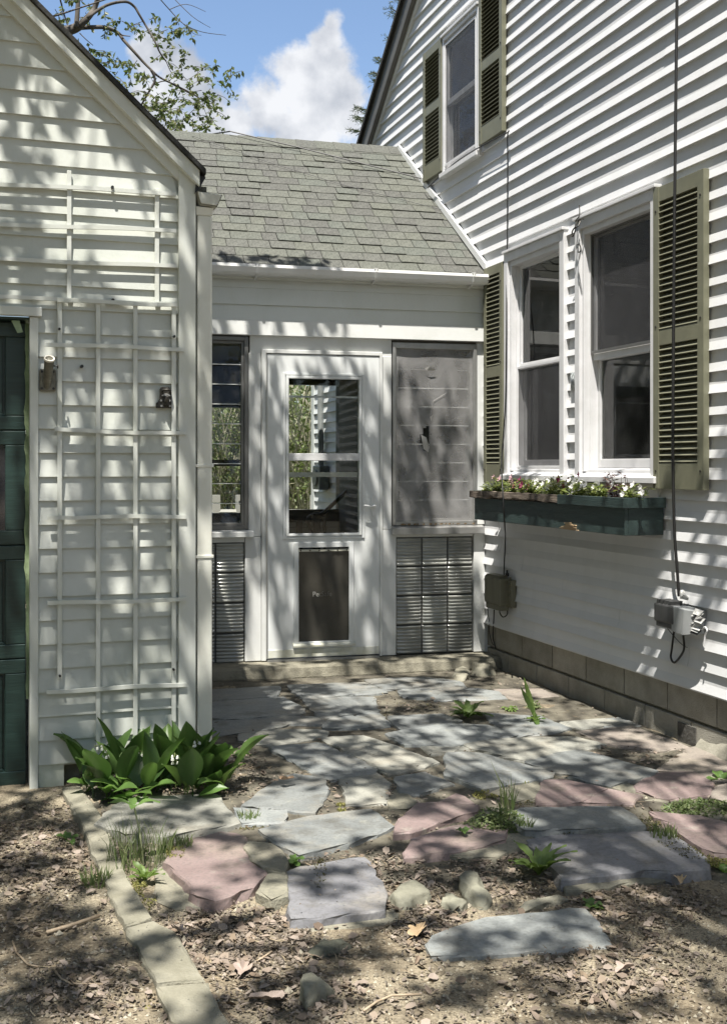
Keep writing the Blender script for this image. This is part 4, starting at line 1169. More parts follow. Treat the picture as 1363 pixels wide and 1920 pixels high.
    for i in range(n + 1):
        for k in range(n + 1):
            u, v = i / n, k / n
            vs.append((px0 + .004 + (px1 - px0 - .008) * u, -0.004 - 0.006 * sin(pi * u) * (1 - v) + .003 * sin(u * 5 + v * 4), pz0 + .004 + (pz1 - pz0 - .03) * v))
    for i in range(n):
        for k in range(n): a = i * (n + 1) + k; fs.append((a, a + n + 1, a + n + 2, a + 1))
    fl.add(vs, fs); 
    o = fl.build('pet_flap', M_FLAP, door, smooth=True)
    hb = MB(); hb.box(px0, px1, -0.012, -0.004, pz1 - .026, pz1 - .012); hb.build('flap_bar', mat('cream_plastic', (.55, .54, .45), .5), door)
    for i in range(6):
        s = MB(); x = px0 + .018 + i * (px1 - px0 - .036) / 5; s.tube([(x, -0.016, pz1 - .019), (x, -0.011, pz1 - .019)], .005, 8); s.build('screw', M_IRON, door)
    sl_.build('flap_sill', M_DOORB, door, bevel=.002)
    for txt, xx, mm in (('Pe', 0, M_PRINT), ('tSafe', 0.043, M_PRINTF)):
        cu = bpy.data.curves.new('lettering', 'FONT'); cu.body = txt; cu.size = 0.046; cu.extrude = 0.0003
        tmp = bpy.data.objects.new('lettering_curve', cu); COL.objects.link(tmp)
        me = bpy.data.meshes.new_from_object(tmp.evaluated_get(bpy.context.evaluated_depsgraph_get()))
        bpy.data.objects.remove(tmp); me.materials.clear(); me.materials.append(mm)
        tx = bpy.data.objects.new('lettering', me); COL.objects.link(tx); tx.parent = door; b = BASE[door.name]
        X, Z = P.at(585, 1118); tx.location = (X + xx - b[0], -0.0155 - b[1], Z - b[2]); tx.rotation_euler = (pi / 2, 0, 0)
    kp = MB(); kp.box(x0 + .004, x1 - .004, -0.017, -0.0122, z0 + .002, 0.155); kp.build('kick_strip', M_DOORB, door, bevel=.003)
    # lever handle
    X, Z = P.at(699, 948)
    es = MB(); pts = [(X + .019 * cos(q) * (1 if abs(sin(q)) < .99 else 1), Z + .075 * sin(q)) for q in [2 * pi * k / 20 for k in range(20)]]
    es.prism(pts, -0.020, -0.0122)
    es.tube([(X, -.02, Z), (X, -.058, Z)], .009, 10); es.tube([(X, -.055, Z), (X - .03, -.06, Z - .004), (X - .075, -.058, Z + .004)], [.008, .007, .005], 8)
    es.tube([(X - .002, -.02, Z - .05), (X - .002, -.027, Z - .05)], .011, 10); es.build('door_handle', mat('white_enamel', (.74, .75, .74), .25), door)
    # window sills
    for xa, xb, z0_, z1_ in ((PXL + .1, -1.610, 0.899, 0.945), (-0.676, -0.026, 0.899, 0.958)):
        m = MB(); m.prismx([(-0.055, z0_), (0.02, z0_), (0.02, z1_), (-0.0, z1_), (-0.055, z1_ - .012)], xa, xb); m.build('sill', M_ALU if xb > -1 else M_TRIM, porch, bevel=.003)
    # left louvre window
    def louvres(x0, x1, z0, z1, nb, yl, lab, frame_m, blade_m, slope):
        w = MB(); w.frame(x0, x1, -0.008, 0.075, z0, z1, 0.026); w.frame(x0 + .026, x1 - .026, 0.012, 0.07, z0 + .026, z1 - .026, 0.018)
        win = w.build('louvre_window', frame_m, porch, bevel=.002)
        a, b = x0 + .044, x1 - .044; hh = (z1 - z0 - .09) / nb
        bl = MB(); th = 0.0025; c, s = cos(slope), sin(slope); hw = hh * 0.54
        poly = [(-hw * s - th, -hw * c), (-hw * s + th, -hw * c), (hw * s + th, hw * c), (hw * s - th, hw * c)]
        bl.prismx(poly, -(b - a) / 2, (b - a) / 2); me = mesh_of(bl, 'glass_blade', blade_m)
        ed = MB(); ed.box(-(b - a) / 2, (b - a) / 2, -hw * s - th - .001, -hw * s + th, -hw * c - .002, -hw * c + .0025); mee = mesh_of(ed, 'blade_edge', mat('blade_edge', (.75, .77, .75), .3))
        cl = MB(); cl.box(-.006, .006, -.012, .012, -.012, .012); mec = mesh_of(cl, 'blade_clip', M_ALUD if frame_m is M_ALUD else M_ALU)
        for i in range(nb):
            z = z0 + .045 + (i + .5) * hh
            place('glass_blade', me, win, ((a + b) / 2, yl, z)); place('blade_edge', mee, win, ((a + b) / 2, yl, z))
            place('blade_clip', mec, win, (b - .004, yl, z - hh * .5)); place('blade_clip', mec, win, (a + .004, yl, z - hh * .5))
        return win
    wl = louvres(-2.24, -1.640, 0.946, 2.2035, 9, 0.045, '', M_ALUD, M_LOUV, radians(8))
    wr = louvres(-0.666, -0.068, 0.960, 2.195, 9, 0.058, '', M_ALU, M_LOUV, radians(10))
    # torn insect screen in front of the right-hand louvres
    x0, x1, z0, z1 = -0.640, -0.092, 0.985, 2.165
    tear = [(812, 783), (797, 800), (791, 812), (789, 826), (795, 842), (804, 847), (806, 835), (805, 800)]
    hole = [P.at(px, py, -.012) for px, py in tear]
    sm = MB(); nx, nz = 26, 54; idx = {}
    for j in range(nz + 1):
        for i in range(nx + 1):
            x = x0 + (x1 - x0) * i / nx; z = z0 + (z1 - z0) * j / nz
            top = 0.008 * sin(3 * x * 7) if j == nz else 0
            y = 0.004 + 0.006 * noise.noise(Vector((x * 5, z * 3, 4))) - 0.012 * math.exp(-((x + .42) / .06) ** 2 - ((z - 1.5) / .22) ** 2)
            idx[i, j] = len(sm.v); sm.v.append((x, y, z + top))
    for j in range(nz):
        for i in range(nx):
            x = x0 + (x1 - x0) * (i + .5) / nx; z = z0 + (z1 - z0) * (j + .5) / nz
            if inside((x, z), hole): continue
            sm.f.append((idx[i, j], idx[i + 1, j], idx[i + 1, j + 1], idx[i, j + 1])); sm.mi.append(0)
    sm.build('torn_screen', M_SCREENP, wr, smooth=True)
    fp = MB()                                            # the flap of torn mesh, curled outwards
    for pts in ([(789, 815, -.008), (799, 820, -.035), (805, 838, -.03), (803, 848, -.008), (794, 842, -.014)], [(796, 690, -.01), (806, 687, -.028), (817, 692, -.02), (814, 695, -.012), (800, 695, -.012)], [(808, 790, -.01), (811, 778, -.01), (806, 782, -.02)]):
        vs = [(P.at(a, b, c)[0], c, P.at(a, b, c)[1]) for a, b, c in pts]; fp = MB(); fp.add(vs, [tuple(range(len(vs)))])
        fp.build('torn_flap', mat('frayed_mesh', (.50, .49, .47), .6), wr)
    cr = MB()
    for (a, b) in (((812, 752), (806, 783)), ((812, 752), (838, 736)), ((800, 848), (802, 866))):
        A = P.at(*a, -.006); B = P.at(*b, -.006); cr.tube([(A[0], -.006, A[1]), (B[0], -.006, B[1])], .0007, 4)
    cr.build('screen_crease', mat('frayed_mesh', (.50, .49, .47), .6), wr)
    db = MB()
    for k in range(26):
        x = random.uniform(x0, x1); s = random.uniform(.006, .018)
        db.add([(x, -.012 - random.random() * .02, .962), (x + s, -.02, .966), (x + s * .6, -.03, .975), (x - s * .3, -.018, .968)], [(0, 1, 2, 3)])
    tag(db.build('dry_debris', mat('dead_leaf_bits', (.25, .18, .1), .8), wr), kind='stuff')
    # reflective inner frame on the right
    sf = MB(); X = P.at(884, 800)[0]
    sf.box(-0.092, -0.068, -0.016, 0.0, 0.985, 2.185); sf.box(-0.666, -0.646, -0.016, 0.0, 0.965, 2.185); sf.box(-0.646, -0.092, -0.014, 0.0, 2.155, 2.185); sf.build('screen_frame', M_VINYL if False else M_ALU, wr, bevel=.002)
    # ribbed glass blocks
    def blocks(xs, zs, name='glass_block'):
        fm = MB(); fm.box(xs[0], xs[-1], 0.03, 0.045, zs[0], zs[-1])
        pan = fm.build('block_panel', M_GBORD, porch)
        for i in range(len(xs) - 1):
            for j in range(len(zs) - 1):
                a, b, c, d = xs[i] + .006, xs[i + 1] - .006, zs[j] + .006, zs[j + 1] - .006
                m = MB(); nr = 7; vs = []; fs = []; st = 0.013
                N = nr * 6
                prof = [(0.012, c), (0.004, c + .003), (0.0, c + st)]
                for k in range(N + 1):
                    z = c + st + (d - c - 2 * st) * k / N
                    prof.append((0.006 + 0.0055 * cos(2 * pi * nr * k / N + pi) , z))
                prof += [(0.0, d - st), (0.004, d - .003), (0.012, d)]
                for (y, z) in prof: vs += [(a, max(y, .009), z), (a + st, y, z), (b - st, y, z), (b, max(y, .009), z)]
                for k in range(len(prof) - 1):
                    for q in range(3): fs.append((k * 4 + q, k * 4 + q + 1, k * 4 + q + 5, k * 4 + q + 4))
                m.add(vs, fs); m.build(name, M_BLADES, pan, smooth=True)
        return pan
    zs = [0.085 + k * .1985 for k in range(5)]
    blocks([-0.638, -0.456, -0.273, -0.090], zs)
    blocks([-2.22, -2.037, -1.853, -1.664], [0.075 + k * .197 for k in range(5)])
    hb = MB(); hb.box(-2.24, -1.664, 0.0, .04, .864, .899); hb.box(-0.64, -0.09, 0.002, .04, .880, .899); hb.build('block_head', M_TRIM, porch)
    # inside: floor, ceiling, walls
    fl = MB(); fl.box(PXL, 0.2, 0.09, 3.5, 0.0, 0.06); fl.build('floor', M_INT, porch)
    ce = MB(); ce.box(PXL, 0.2, 0.09, 3.36, 2.35, 2.38); ce.build('ceiling', M_INT, porch)
    # back wall with its openings
    yb0, yb1 = 3.36, 3.46
    def bx(px, py): return P.at(px, py, yb0)
    A = (bx(300, 762), bx(470, 962)); B = (bx(520, 720), bx(634, 957))
    bw = MB(); xs = sorted([PXL, A[0][0], A[1][0], B[0][0], B[1][0], 0.25])
    for xa, xb in zip(xs[:-1], xs[1:]):
        xm = (xa + xb) / 2
        hole = next(((h[1][1], h[0][1]) for h in (A, B) if h[0][0] <= xm <= h[1][0]), None)
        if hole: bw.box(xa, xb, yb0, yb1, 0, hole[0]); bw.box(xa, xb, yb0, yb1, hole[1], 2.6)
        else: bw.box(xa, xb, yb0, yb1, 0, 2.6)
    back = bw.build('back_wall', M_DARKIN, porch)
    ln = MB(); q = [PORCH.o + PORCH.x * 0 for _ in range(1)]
    sn = tan(radians(4.09)); ln.add([(-.032 - .10 * sn, .10, .06), (-.032 - 3.35 * sn, 3.35, .06), (-.032 - 3.35 * sn, 3.35, 2.35), (-.032 - .10 * sn, .10, 2.35)], [(0, 1, 2, 3)]); ln.build('shade_panel', M_DARKIN, porch)  # dark sheet added over the house siding so the inside reads shaded
    r = MB(); zr_ = bx(430, 868)[1]; r.box(A[0][0], A[1][0], yb0 - .01, yb1 - .02, zr_ - .03, zr_ + .03); r.build('window_rail', M_DARKIN, back)
    z0_, z1_ = bx(580, 976)[1], bx(580, 955)[1]
    r = MB(); r.box(B[0][0], B[1][0], yb0 - .03, yb0 - .001, z0_, z1_); r.build('window_rail', M_BLACK, back)
    for k in range(5):
        wz = z0_ - .012 - k * .055; b = MB(); b.prismx([(yb0 - .012, wz - .052), (yb0 - .001, wz - .052), (yb0 - .001, wz), (yb0 - .003, wz)], B[0][0], B[1][0]); b.build('inner_board', mat('white_inner_board', (.62, .63, .60), .5), back)  # boards in their own white
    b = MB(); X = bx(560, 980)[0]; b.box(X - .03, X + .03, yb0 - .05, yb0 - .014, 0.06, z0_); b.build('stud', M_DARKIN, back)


build_porch()

def build_step():
    P = PORCH
    m = MB(); n = 44; vs = []; fs = []
    xa, xb = -2.3, 0.055
    for i in range(n + 1):
        x = xa + (xb - xa) * i / n
        j = lambda s, a: a * noise.noise(Vector((x * s, 0, a * 50)))
        rough = 0.016 if x < -1.4 else (0.006 if x < -.35 else 0.012)
        vs += [(x, -0.215 + j(7, rough), -0.06), (x, -0.222 + j(9, rough), 0.01 + j(5, .01)), (x, -0.205 + j(6, rough * .6), 0.064 + j(8, .006)), (x, -0.185 + j(6, rough * .6), 0.078 + j(11, .003)), (x, 0.10, 0.080)]
    for i in range(n):
        for k in range(4): a = i * 5 + k; fs.append((a, a + 5, a + 6, a + 1))
    fs.append(tuple(n * 5 + k for k in range(5)))
    m.add(vs, fs)
    o = m.build('concrete_step', mat('step_concrete', (0.23, 0.215, 0.165), 0.9, color2=(0.09, 0.083, 0.06), vscale=9, detail=12, ramp=(0.42, 0.68), bump=1.0, bscale=110), origin=P.wpt(-1.1, -0.1, 0) if False else None)
    o.location = P.wpt(0, 0, 0); o.rotation_euler = (0, 0, P.a)
    tag(o, 'crumbling concrete step across the foot of the porch', 'step')


build_step()

# ------------------------------------------------------------------ things fixed to the house wall
def smooth_path(pts, n=6):
    """Catmull-Rom through the points"""
    P = [Vector(p) for p in pts]; out = []
    for i in range(len(P) - 1):
        p0 = P[max(i - 1, 0)]; p1 = P[i]; p2 = P[i + 1]; p3 = P[min(i + 2, len(P) - 1)]
        for k in range(n):
            t = k / n
            out.append(0.5 * ((2 * p1) + (p2 - p0) * t + (2 * p0 - 5 * p1 + 4 * p2 - p3) * t * t + (3 * p1 - p0 - 3 * p2 + p3) * t ** 3))
    out.append(P[-1]); return out


def hp(px, py, d): x, z = H.at(px, py, d); return (x, d, z)


M_PETW = leafmat('white_petal', [(0.75, 0.74, 0.72), (0.82, 0.8, 0.8)], 0.6, 0.3)
M_PETR = leafmat('dark_red_petal', [(0.14, 0.02, 0.05), (0.22, 0.04, 0.08)], 0.6, 0.2)
M_FOL = leafmat('box_plant_leaf', [(0.12, 0.16, 0.05), (0.19, 0.23, 0.07), (0.25, 0.28, 0.10)], 0.5, 0.35)
M_STEM = mat('green_stem', (0.12, 0.15, 0.05), 0.6)
M_DKLEAF = leafmat('purple_leaf', [(0.07, 0.03, 0.04), (0.11, 0.07, 0.05)], 0.5, 0.2)


def small_leaf(mb, p, d, ln, w, rnd, mi=0):
    d = d.normalized(); up = Vector((0, 0, 1)); s = d.cross(up)
    if s.length < .05: s = Vector((1, 0, 0))
    s = (s.normalized() + Vector((0, 0, rnd.uniform(-.5, .5)))).normalized(); nrm = s.cross(d)
    mb.add([p, p + d * ln * .45 + s * w * .5 + nrm * ln * .06, p + d * ln - nrm * ln * .08, p + d * ln * .45 - s * w * .5 + nrm * ln * .06], [(0, 1, 2, 3)], mi)


def build_wall_things():
    # ---- planter box under the two windows
    xa, xb, z0, z1, D = -6.70, -4.872, 1.014, 1.203, 0.243
    box = thing('window_box', 'dark green wooden window box with a rotten rim under the two lower windows', 'planter', H, ((xa + xb) / 2, -D / 2, z0))
    m = MB(); m.box(xa, xb, -D, -D + .02, z0, z1 - .05); m.build('front_board', M_GREENB, box, bevel=.003)
    for a in (xa, xb - .02): m = MB(); m.box(a, a + .02, -D + .0205, -0.02, z0, z1 - .05); m.build('end_board', M_GREENB, box, bevel=.003)
    m = MB(); m.box(xa + .02, xb - .02, -D + .02, -0.02, z0, z0 + .02); m.build('bottom_board', M_GREENB, box)
    xs = H.at(1050, 940, -D)[0]
    m = MB(); vs = []; n = 22; fs = []
    for i in range(n + 1):                                      # the rotten half of the rim, its lower edge eaten away
        x = xa - .035 + (xs - xa + .035) * i / n; k = i / n
        lo = z1 - .052 + (0.026 * noise.noise(Vector((x * 9, 0, 2))) + .012) * (1 if .25 < k < .9 else .3); hi = z1 - .002 + .006 * noise.noise(Vector((x * 16, 5, 2)))
        yf = -D - .022 + .006 * noise.noise(Vector((x * 13, 8, 2)))
        vs += [(x, -D - .0005, lo), (x, yf, lo + .004), (x, yf + .002, hi), (x, -D + .012, hi)]
    for i in range(n):
        for k in range(4): fs.append((i * 4 + k, i * 4 + (k + 1) % 4, i * 4 + 4 + (k + 1) % 4, i * 4 + 4 + k)[::-1])
    fs += [(0, 1, 2, 3), (n * 4 + 3, n * 4 + 2, n * 4 + 1, n * 4)]
    m.add(vs, fs); tag(m.build('rim_board', M_ROT, box), 'rotten bare end of the rim board')
    m = MB(); m.box(xs + .002, xb + .022, -D - .022, -D - .0005, z1 - .052, z1); m.build('rim_board', M_GREENB, box, bevel=.002)
    m = MB(); m.box(xb + .0005, xb + .022, -D, -0.02, z1 - .052, z1); m.build('rim_board', M_GREENB, box, bevel=.002)
    m = MB(); m.box(xa - .022, xa - .0005, -D, -0.02, z1 - .052, z1); m.build('rim_board', M_GREENB, box, bevel=.002)
    m = MB(); xp = H.at(1068, 995, -D)[0]
    for k in range(7):
        w = .11 - k * .012; o = .02 * sin(k * 5.1); j = .004 * sin(k * 9.7)
        m.prism([(xp - w + o, z0 + k * .0055), (xp + w * .9 + o, z0 - .001 + k * .0055 + j), (xp + w * .85 + o, z0 + .004 + k * .0055 + j), (xp + .2 * w, z0 + .008 + k * .0055), (xp - w * .8 + o, z0 + .005 + k * .0055)], -D - .003 - .0012 * k, -D + .005)
    m.build('split_wood', M_RAW, box)
    m = MB(); m.box(xa + .02, xb - .02, -D + .021, -0.022, z0 + .02, z1 - .035); m.build('potting_soil', mat('potting_soil', (.035, .026, .018), .95, color2=(.08, .06, .045), vscale=40, bump=1), box)
    # ---- flowers growing in it
    plants = [(930, 'g', .10, 'pale green seedling plant at the left end of the window box'), (955, 'p', .12, 'pale pink topped plant near the left end of the window box'),
              (1003, 'w', .11, 'white petunia with one big bloom above the rotten rim of the window box'), (1035, 'w', .12, 'small white petunia left of the dark red blooms in the window box'),
              (1058, 'r', .15, 'dark red petunia, tallest bloom left of the middle of the window box'), (1083, 'w', .11, 'white petunia under the gap between the two windows'),
              (1112, 'w', .10, 'short white petunia just right of the middle of the window box'), (1128, 'g', .11, 'bushy pale green plant right of the middle of the window box'),
              (1160, 'd', .17, 'dark stemmed purple leaved plant, tallest at the right of the window box'), (1186, 'w', .10, 'white petunia nearest the right end of the window box'),
              (985, 'r', .11, 'thin dark red flower left of the big white bloom in the window box'), (905, 'g', .05, 'low straggly green plant at the far left corner of the window box')]
    for k, (px, kind, h, lab) in enumerate(plants):
        rnd = random.Random(300 + k); y = -D + .09 + rnd.uniform(-.03, .05); x = max(xa + .06, H.at(px, 925, y)[0]); zb = z1 - .036
        t = thing('flowering_plant', lab, 'flower', H, (x, y, zb), group='plants in the window box')
        st = MB(); fo = MB(); fl = MB()
        for i in range(15):
            top = Vector((x + rnd.uniform(-.11, .11), y + rnd.uniform(-.07, .06), zb + h * rnd.uniform(.45, 1.0)))
            b = Vector((x + rnd.uniform(-.02, .02), y + rnd.uniform(-.02, .02), zb)); mid = (b + top) / 2 + Vector((rnd.uniform(-.015, .015), rnd.uniform(-.015, .015), .01))
            st.tube([b, mid, top], [.0022, .0018, .0012], 4)
            for q in range(9 if kind != 'd' else 5):
                u = rnd.uniform(.25, 1); p = b.lerp(top, u); a = rnd.uniform(0, 2 * pi)
                small_leaf(fo, p, Vector((cos(a), sin(a), rnd.uniform(-.2, .7))), rnd.uniform(.022, .045), rnd.uniform(.014, .024), rnd)
            if kind in 'wrp' and i % (4 if kind == 'r' else 2) == 0:
                fl = MB()
                c = top + Vector((0, -.01, .008)); N_ = Vector((rnd.uniform(-.4, .4), -1, rnd.uniform(.1, .9))).normalized(); s1 = N_.cross(Vector((0, 0, 1))).normalized(); s2 = s1.cross(N_)
                R = rnd.uniform(.013, .020) if kind == 'w' else rnd.uniform(.013, .022); vs = [c - N_ * .008]
                for q in range(15):
                    a = 2 * pi * q / 15; rr = R * (1 + .14 * cos(5 * a)); vs.append(c + (s1 * cos(a) + s2 * sin(a)) * rr + N_ * (.004 * cos(10 * a)))
                fl.add(vs, [(0, 1 + q, 1 + (q + 1) % 15) for q in range(15)])
                fl.build('bloom', M_PETW if kind == 'w' else (M_PETR if kind == 'r' else leafmat('pink_petal', [(.5, .3, .35), (.6, .42, .45)], .6, .3)), t)
        st.build('stem', M_STEM if kind != 'd' else M_DKLEAF, t); fo.build('foliage', M_FOL if kind != 'd' else M_DKLEAF, t)
    # ---- cables
    def cable(lab, pts, r, m, name='cable'):
        p = smooth_path([hp(*q) for q in pts]); c = MB(); c.tube(p, r, 8); o = thing_mesh(name, c, m, H, tuple(p[-1])); tag(o, lab, 'cable'); return o
    cable('thick black cable hanging down in front of the right hand shutter', [(1269, -40, -.07), (1267, 120, -.075), (1265, 300, -.085), (1263, 480, -.09), (1262, 640, -.09), (1261, 800, -.085), (1261.5, 900, -.085), (1264, 1000, -.075), (1269, 1070, -.06), (1272, 1118, -.05)], .0075, M_BLACK)
    cable('thin dark cable running down beside the left hand shutter to the olive box', [(802, 352, -.06), (860, 300, -.05), (945, 252, -.05), (951, 262, -.034), (951, 400, -.028), (950, 520, -.034), (949, 640, -.056), (947, 760, -.06), (940, 860, -.062), (941, 900, -.28), (946, 985, -.27), (947, 1010, -.04), (944.5, 1070, -.03), (945, 1105, -.03), (948, 1128, -.03), (951, 1150, -.035), (943, 1157, -.04), (937, 1150, -.06), (936.5, 1143, -.07)], .0042, M_BLACK)
    cable('black cable loop hanging below the grey utility box', [(1268, 1150, -.05), (1262, 1190, -.045), (1259, 1215, -.04), (1257, 1232, -.04), (1262, 1242, -.04), (1270, 1237, -.04), (1280, 1222, -.04), (1282, 1210, -.04), (1280, 1190, -.05)], .0055, M_BLACK)
    w = MB()
    # ---- utility boxes
    def hang(name, lab, x, z): return thing(name, lab, 'utility box', H, (x, -.01, z))
    (x0, zt) = H.at(908, 1075, -.10); (x1, zb) = H.at(937, 1145, -.10)
    b = hang('utility_box', 'olive grey plastic cable box in the corner below the window box', (x0 + x1) / 2, zb)
    m = MB(); m.box(x0, x1, -.105, -.03, zb + .03, zt - .01); m.build('lid', M_BOX, b, bevel=.012)
    m = MB(); m.box(x0 + .01, x1 + .055, -.045, -.008, zb + .02, zt - .02); m.build('back_case', M_BOX, b, bevel=.006)
    m = MB(); m.box(x0 + .02, x1 - .01, -.10, -.03, zb - .004, zb + .032); m.build('bottom_flange', M_BOX, b, bevel=.004)
    m = MB()
    for k in range(3): m.box(x0 + .015 + k * .012, x1 - .01, -.1, -.04, zt - .012 + k * .006, zt - .008 + k * .006)
    m.build('top_rib', M_BOX, b)
    m = MB(); 
    for k in range(4): m.tube([(x1 + .035, -.052, zb + .09 + k * .04), (x1 + .035, -.04, zb + .09 + k * .04)], .010, 8)
    m.build('hinge_knuckle', M_BOX, b)
    m = MB(); xc = x1 - .02; m.tube([(xc, -.04, zt), (xc, -.04, zt + .02)], .013, 8); m.tube([(xc, -.04, zt + .02), (xc, -.04, zt + .04)], .007, 8); m.build('cable_gland', M_BLACK, b)
    for lab, pts in (('thin wire dropping from the olive box to the step, the left of a pair', [(914, 1142, -.06), (916, 1160, -.02), (917, 1185, .0), (922, 1205, 0.0), (928, 1212, 0.0)]), ('thicker wire dropping from the olive box to the step, the right of a pair', [(926, 1144, -.06), (925, 1165, -.02), (924, 1195, 0.005), (926, 1206, 0.005), (929, 1216, 0.005)])):
        cable(lab, pts, .0028 if 'thin wire' in lab else .0042, M_BLACK, 'wire')
    # dark box and torn grey box
    (xa_, zt) = H.at(1229, 1124, -.09); (xb_, zb) = H.at(1261, 1178, -.09)
    b = hang('utility_box', 'dark grey ribbed utility box to the left of the torn grey one', (xa_ + xb_) / 2, zb)
    m = MB(); m.box(xa_, xb_ + .02, -.105, -.012, zb + .018, zt - .012); m.build('case', M_BOXD, b, bevel=.01)
    m = MB(); m.box(xa_ + .015, xb_, -.10, -.02, zb - .004, zb + .022); m.build('bottom_flange', M_BOXD, b, bevel=.004)
    for k in range(4):
        m = MB(); x = xa_ + .02 + k * .032; m.prism([(x, zt - .013), (x + .02, zt - .013), (x + .024, zt + .006), (x + .006, zt + .006)], -.10, -.03); m.build('top_rib', M_BOXD, b)
    (xa_, zt) = H.at(1264, 1132, -.05); (xb_, zb) = H.at(1314, 1192, -.05)
    b = hang('utility_box', 'pale grey utility box with its right side torn open under the black cable', (xa_ + xb_) / 2, zb)
    m = MB(); m.add([(xa_, -.095, zt), (xa_, -.095, zb + .005), (xb_ - .075, -.105, zb - .008), (xb_ - .06, -.105, zt - .005), (xb_ - .02, -.07, zt - .01), (xb_ - .035, -.075, zb + .0),
                     (xa_, -.01, zt), (xa_, -.01, zb + .005), (xb_ - .03, -.01, zb), (xb_ - .02, -.01, zt - .01)],
                    [(0, 1, 2, 3), (3, 2, 5, 4), (6, 0, 3, 4, 9), (1, 7, 8, 5, 2), (6, 7, 1, 0), (4, 5, 8, 9)]); m.build('case', M_BOXL, b, bevel=.004)
    rnd = random.Random(3)
    for k in range(9):
        m = MB(); z = zb + .01 + k * (zt - zb - .02) / 9; x = xb_ - .03 + rnd.uniform(-.012, .028)
        vs = [(x + rnd.uniform(-.02, .0), -.085, z), (x + .028, -.07, z - .008), (x + .036, -.05, z + .016), (x + .004, -.075, z + .026), (x + .012, -.045, z + .01)]
        m.add(vs, [(0, 1, 2, 3), (3, 2, 4), (0, 4, 1)]); m.build('torn_shard', M_TORN if k % 3 else M_BLACK, b)
    m = MB(); m.tube(smooth_path([(xb_ + .0, -.05, zb + .03), (xb_ + .03, -.05, zb + .045), (xb_ + .045, -.05, zb + .03), (xb_ + .03, -.05, zb + .005), (xb_ + .022, -.05, zb - .045)]), .004, 6); m.build('bent_clip', M_VINYL, b)
    m = MB(); X, Z = H.at(1278, 1114, -.05); m.tube([(X - .012, -.04, Z + .01), (X + .02, -.06, Z - .01), (X + .016, -.03, Z - .02)], [.012, .017, .01], 7); o = m.build('cable_clamp', M_TORN, b)
    cable('thin wire slung between the two utility boxes and the cable loop', [(1250, 1178, -.06), (1262, 1192, -.06), (1272, 1203, -.055), (1281, 1211, -.05), (1288, 1214, -.04)], .0018, M_BLACK, 'wire')
    # ---- small plaque on the siding between the windows
    (xa_, zt) = H.at(1072, 699, -.02); (xb_, zb) = H.at(1088, 729, -.02)
    m = MB(); m.box(xa_, xb_, -.030, -.018, zb, zt); o = thing_mesh('plaque', m, mat('mottled_plaque', (.62, .66, .65), .4, color2=(.2, .22, .22), vscale=70, detail=2, ramp=(.42, .56)), H, ((xa_ + xb_) / 2, -.02, zb))
    tag(o, 'small mottled grey plaque on the siding strip between the two windows', 'plaque')
    # ---- plant hook at the top left corner of the right-hand window
    x, z = H.at(1089, 413, -.05)
    t = thing('plant_hook', 'twisted wire hook hanging at the top corner between the windows', 'hook', H, (x, -.05, z - .06))
    m = MB(); m.tube(smooth_path([(x - .02, -.05, z + .09), (x - .012, -.055, z + .03), (x - .03, -.07, z), (x + .025, -.06, z + .002), (x + .03, -.05, z)]), .003, 6); m.build('wire', M_IRON, t)
    m = MB(); m.tube(smooth_path([(x - .005, -.06, z), (x - .012, -.08, z - .035), (x + .018, -.08, z - .04), (x + .01, -.06, z - .004)]), .0032, 6); m.tube(smooth_path([(x - .01, -.08, z - .035), (x - .03, -.09, z - .06), (x - .028, -.09, z - .09), (x - .012, -.085, z - .07), (x - .004, -.08, z - .04)]), .004, 6); m.build('loop', M_IRON, t)
    m = MB(); m.tube(smooth_path([(x - .002, -.075, z - .14), (x + .03, -.075, z - .15), (x + .04, -.075, z - .18), (x + .012, -.075, z - .185), (x + .006, -.075, z - .155)]), .0035, 6); m.tube([(x + .004, -.078, z - .04), (x + .006, -.076, z - .14)], .0012, 5); m.build('lower_loop', M_IRON, t)


def thing_mesh(name, mb, m, fr, base, smooth=True):
    o = mb.build(name, m, smooth=smooth, origin=base)
    o.location = fr.wpt(*base); o.rotation_euler = (0, 0, fr.a); return o


build_wall_things()

# service wire over the porch ridge, and a thin strand modelled for its shadow
def wire(name, lab, pts, r):
    m = MB(); m.tube(pts, r, 6); o = m.build(name, M_BLACK, origin=tuple(pts[-1])); tag(o, lab, 'wire')
def rp(px, py, lift):          # a point just over the porch roof
    best = None
    for i in range(200):
        d = -0.045 + i * 1.75 / 199; x, z = PORCH.at(px, py, d); zr = 2.672 + (d + 0.045) * (4.005 - 2.672) / 1.745
        if best is None or abs(z - zr) < best[0]: best = (abs(z - zr), x, d, zr)
    return PORCH.wpt(best[1], best[2], best[3] + lift)
wire('roof_strand', 'black service wire crossing the porch roof, the upper and thicker one', [PORCH.wpt(-2.6, 3.5, 4.3), rp(432, 258, .05), rp(560, 287, .045), rp(690, 319, .04), rp(800, 347, .04)], .0055)
wire('roof_strand', 'thin dark strand standing in for a wire shadow on the porch roof, the lower and fainter one', [PORCH.wpt(-3.0, 3.5, 4.2), rp(365, 263, .03), rp(500, 309, .025), rp(640, 352, .025), rp(880, 412, .02)], .0022)

